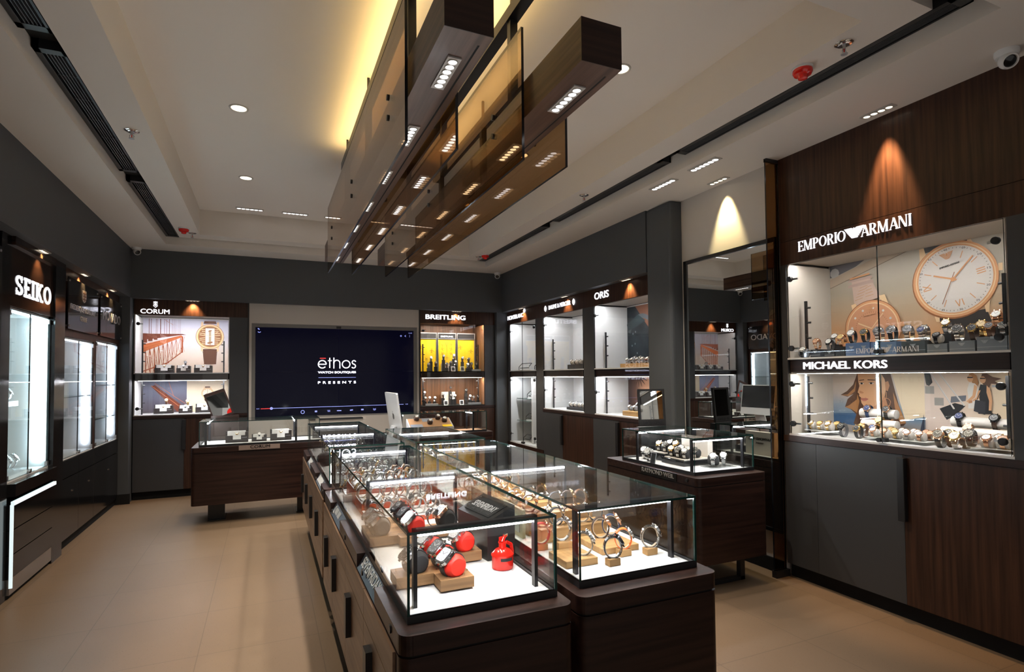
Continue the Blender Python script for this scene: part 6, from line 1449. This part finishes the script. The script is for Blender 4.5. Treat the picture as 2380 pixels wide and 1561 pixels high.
for k, (x, y, pl) in enumerate(((.12, .19, 'upper left'), (.27, .09, 'lower middle'), (.40, .20, 'upper right'), (.47, .13, 'right edge'))): watch(1.61+x, 6.84+y*.9, ZF+.052+.43*y, 0, 'on the sloped cork tray, '+pl, metal='steel', strap='darkbrown', dial='white', form='pillow', holder=STRAPS['darkbrown'], sc_=1.05, group='watches on the sloped cork tray')
# ---- middle and pillar-side showcases of the right wall
MF, OF, NF = (3.50, 6.97, -R90), (3.50, 5.67, -R90), (3.50, 8.22, -R90)
def tray_group(frame, x0, y0, z0, x1, y1, h, mt, label, rows, cols, form, hold, var, grp, pl, s=.95, turn=0.0):
    lblock(frame, 'watch_tray', mt, x0, y0, z0, x1, y1, z0+h, label, 'watch tray')
    for r in range(rows):
        for c in range(cols):
            v = var[(r+c) % len(var)]
            lwatch(frame, x0+(x1-x0)*(c+.5)/cols, y0+(y1-y0)*(r+.5)/rows, z0+h-.002, turn, '%s in %s row, %s' % (ORD[c], ('front', 'back')[r], pl), metal=v[0], strap=v[1], dial=v[2], form=form, holder=hold, sc_=s, group=grp)
V4 = [('steel', 'steel', 'white'), ('steel', 'black', 'white'), ('steel', 'steel', 'silver')]
tray_group(MF, .52, .10, 1.575, 1.03, .30, .06, BXB, 'black stepped watch tray on the upper shelf beside the orange lamp picture', 2, 5, 'pillow', INTW, V4, 'watches beside the orange lamp picture', 'black tray by orange lamp')
tray_group(MF, .52, .08, 1.052, 1.0, .26, .035, BXB, 'black watch tray on the lower shelf of the middle right-hand showcase', 2, 5, 'pillow', INTW, V4, 'watches on the lower middle right-hand shelf', 'lower middle black tray')
for k, (x, z) in enumerate(((.83, 1.70), (.97, 1.71))): lwatch(MF, x, .36, z, 0, 'raised %s against the orange lamp picture' % ('left', 'right')[k], metal='steel', strap='black', dial='white', sc_=1.25); lblock(MF, 'riser', BXB, x-.03, .33, 1.575, x+.03, .39, z, 'black riser %s against the orange lamp picture' % ('left', 'right')[k], 'riser', None, 0)
for k, (x, z) in enumerate(((.84, 1.13), (.98, 1.12))): lwatch(MF, x, .34, z, 0, 'raised %s at the back of the lower middle shelf' % ('left', 'right')[k], metal='rose', strap='brown', dial='white', sc_=1.2); lblock(MF, 'riser', PLEXI, x-.03, .31, 1.052, x+.03, .37, z, 'clear riser %s at the back of the lower middle shelf' % ('left', 'right')[k], 'riser', None, 0)
tray_group(OF, .42, .10, 1.575, 1.05, .26, .045, OAK, 'oak watch tray on the upper shelf by the grey pillar', 1, 7, 'pillow', BXG, V4, 'watches on the oak tray, upper pillar shelf', 'upper pillar oak tray')
tray_group(OF, .48, .08, 1.052, 1.02, .24, .05, OAK, 'oak watch tray on the lower shelf by the grey pillar', 1, 6, 'pillow', BXG, V4, 'watches on the oak tray, lower pillar shelf', 'lower pillar oak tray')
for k, x in enumerate((.46, .55)): lwatch(OF, x, .30, 1.60, -.3, '%s loop behind the upper pillar tray' % ORD[k], metal='steel', strap='steel', dial='white', sc_=1.3)
lblock(OF, 'riser', OAK, .42, .27, 1.575, .60, .34, 1.60, 'oak riser behind the tray of the upper pillar shelf', 'riser', None, 0)
for k, x in enumerate((.50, .60)): lwatch(OF, x, .30, 1.09, -.3, '%s loop behind the lower pillar tray' % ORD[k], metal='black', strap='black', dial='white', sc_=1.3)
lblock(OF, 'riser', BXB, .46, .27, 1.052, .65, .34, 1.09, 'black riser behind the tray of the lower pillar shelf', 'riser', None, 0)
x, y = wl(*OF, .86, .36); o = thing('watch_rack', 'oak board rack with a small shelf in the pillar-side showcase', 'display rack', (x, y, 1.575), -R90)
M().box(-.12, .05, 0, .14, .075, .48).box(.16, .0, 0, .185, .075, .48).build('board', OAK, o); M().box(-.15, -.05, .19, .12, .05, .205).build('shelf', OAK, o)
for k, dx in enumerate((-.09, .0, .08)): lwatch(OF, .86+dx, .345, 1.781, -.2, '%s on the oak rack shelf' % ORD[k], metal='gold' if k == 0 else 'steel', strap='brown' if k == 1 else 'steel', dial='white', sc_=1.0)
# narrow white showcase: wire stands on glass shelves
for z, pl in ((.80, 'lower'), (1.14, 'upper')): lblock(NF, 'glass_shelf', MT['shelf_glass'], .13, .10, z, .60, .42, z+.008, pl+' small glass shelf in the narrow white showcase', 'shelf', None, 0)
lblock(NF, 'divider_board', INT, .62, .12, .48, .66, .44, 1.46, 'white upright board in the narrow white showcase', 'board')
def wire_stand(lx, ly, z, w, pl):
    x, y = wl(*NF, lx, ly); o = thing('pen_stand', 'black wire stand with white pad, '+pl, 'display stand', (x, y, z), -R90, 'black wire stands')
    M().box(-w/2, -.05, 0, w/2, .05, .012).build('pad', ACRYL, o)
    M().tube([(-w/2, -.05, .012), (-w/2, -.05, .06), (-w/2+.05, -.02, .11), (w/2, -.02, .11), (w/2-.05, -.04, .06)], .005, 6).build('wire', BLACK, o)
    M().cyl((-w/2+.04, -.045, .04), (w/2-.05, -.045, .04), .007, 10).build('pen', BLACKG, o)
for a in ((.36, .18, 1.575, .40, 'left on the upper shelf of the narrow showcase'), (.85, .18, 1.575, .26, 'right on the upper shelf of the narrow showcase'), (.45, .22, 1.148, .16, 'on the upper small glass shelf'), (.42, .22, .808, .20, 'on the lower small glass shelf'), (.40, .20, .48, .26, 'left on the floor of the narrow showcase'), (.85, .18, .48, .30, 'right on the floor of the narrow showcase')): wire_stand(*a)
# ---- left wall showcases
SF, FF, VF = (-1.63, 4.80, R90), (-1.63, 6.05, R90), (-1.63, 7.11, R90)
lblock(SF, 'display_shelf', ACRYL, .18, .14, 1.30, .80, .36, 1.34, 'white shelf across the blue-white glowing showcase', 'shelf')
lblock(SF, 'clear_step', PLEXI, .20, .08, .80, .82, .26, .83, 'clear plastic step on the floor of the blue-white showcase', 'display step', None, 0)
for k in range(4): lwatch(SF, .26+.13*k, .18, 1.34, 0, '%s on the upper shelf of the blue-white showcase' % ORD[k], metal='steel', strap='steel', dial=('white', 'black', 'blue', 'black')[k], sc_=1.3, group='watches in the blue-white showcase')
for k in range(5): lwatch(SF, .26+.115*k, .16, .83, 0, '%s on the floor of the blue-white showcase' % ORD[k], metal='steel', strap='steel', dial=('black', 'white', 'blue', 'black', 'white')[k], sc_=1.35, group='watches in the blue-white showcase')
lblock(FF, 'display_block', BXB, .22, .12, 1.343, .50, .26, 1.44, 'black block on the glass shelf under the shield-crest sign', 'display block'); lblock(FF, 'red_box', RED, .10, .10, 1.343, .20, .22, 1.375, 'flat red box beside the black block under the shield-crest sign', 'box')
lwatch(FF, .36, .20, 1.44, 0, 'on the black block under the shield-crest sign', metal='steel', strap='black', dial='white', sc_=1.0)
lblock(FF, 'clear_step', PLEXI, .12, .14, .80, .55, .26, .98, 'clear plastic step on the floor under the shield-crest sign', 'display step', None, 0)
for k in range(2): lwatch(FF, .22+.2*k, .20, .98, 0, '%s on the clear step under the shield-crest sign' % ORD[k], metal='steel', strap='steel', dial='white', sc_=1.1)
lwatch(VF, .25, .18, 1.078, .4, 'on the lower glass shelf nearest the back left corner', metal='steel', strap='steel', dial='white', sc_=1.2)
lblock(VF, 'display_block', BXG, .08, .10, .80, .25, .22, .86, 'grey block on the floor of the showcase nearest the back corner', 'display block')
# ---- glass case before the tall mirror
GS = 'watches in the case before the tall mirror'
T1 = block('watch_tray', BLACKG, 2.86, 3.36, ZF, 3.14, 3.62, .845, 'black lacquer tray with cream edge, before the tall mirror', 'watch tray'); T2 = block('watch_tray', BLACKG, 2.90, 3.63, ZF, 3.16, 3.84, .86, 'higher black lacquer tray at the back, before the tall mirror', 'watch tray')
block('tray_insert', INTW, 2.875, 3.375, .845, 3.125, 3.605, .853, 'cream pad on the front black lacquer tray', 'pad'); block('tray_insert', INTW, 2.915, 3.645, .86, 3.145, 3.825, .868, 'cream pad on the back black lacquer tray', 'pad')
V5 = [('steel', 'steel', 'white'), ('steel', 'steel', 'black'), ('gold', 'steel', 'white')]
for r in range(2):
    for c in range(3): v = V5[(r+c) % 3]; watch(2.93+.10*r, 3.42+.075*c, .853, FACE_L+.5, '%s in %s row, front lacquer tray' % (ORD[c], ('nearer', 'farther')[r]), metal=v[0], strap=v[1], dial=v[2], form='pillow', holder=BLKF, sc_=1.15, group=GS)
    for c in range(2): v = V5[(r+c+1) % 3]; watch(2.97+.11*r, 3.70+.075*c, .868, FACE_L+.5, '%s in %s row, back lacquer tray' % (ORD[c], ('nearer', 'farther')[r]), metal=v[0], strap=v[1], dial=v[2], form='pillow', holder=BLKF, sc_=1.2, group=GS)
block('clear_step', PLEXI, 2.98, 3.19, ZF, 3.22, 3.32, .815, 'clear plastic step at the right front before the tall mirror', 'display step', None, 0)
for k, (x, y, s, pl) in enumerate(((3.05, 3.255, 1.35, 'left loop on the front step'), (3.15, 3.255, 1.25, 'right loop on the front step'))): watch(x, y, .815, FACE_L+.7, pl+' of the mirror case', metal='steel', strap='steel', dial='white', form='pillow' if k == 0 else 'loop', holder=BLKF if k == 0 else None, sc_=s, group=GS)
for k, (x, y) in enumerate(((2.82, 3.72), (2.86, 3.82))): watch(x, y, ZF, FACE_L+.4, '%s far left loop, mirror case' % ORD[k], metal='steel', strap='steel', dial='white', sc_=1.35, group=GS)
o = thing('code_card', 'black card with grey border leaning inside the mirror case', 'card', (2.755, 3.60, ZF), -R90)
m = M(); m.T = Matrix.Rotation(-.2, 4, 'X'); m.box(-.03, 0, 0, .03, .004, .085); m.build('border', BRUSH, o); m = M(); m.T = Matrix.Rotation(-.2, 4, 'X'); m.box(-.026, -.001, .004, .026, 0, .081); m.build('card', BXB, o)
o = thing('sign_block', 'white upright sign block facing the tall mirror', 'sign', (3.18, 3.40, ZF), R90)
M().box(0, 0, 0, .30, .05, .195).build('block', INTW, o)
m = M().text('RAYMOND WEIL', .03, .125, .24, .022, 0, .002, 0, .01).text('GENEVE', .11, .095, .08, .012, 0, .002); m.build('block_lettering', BXB, o)
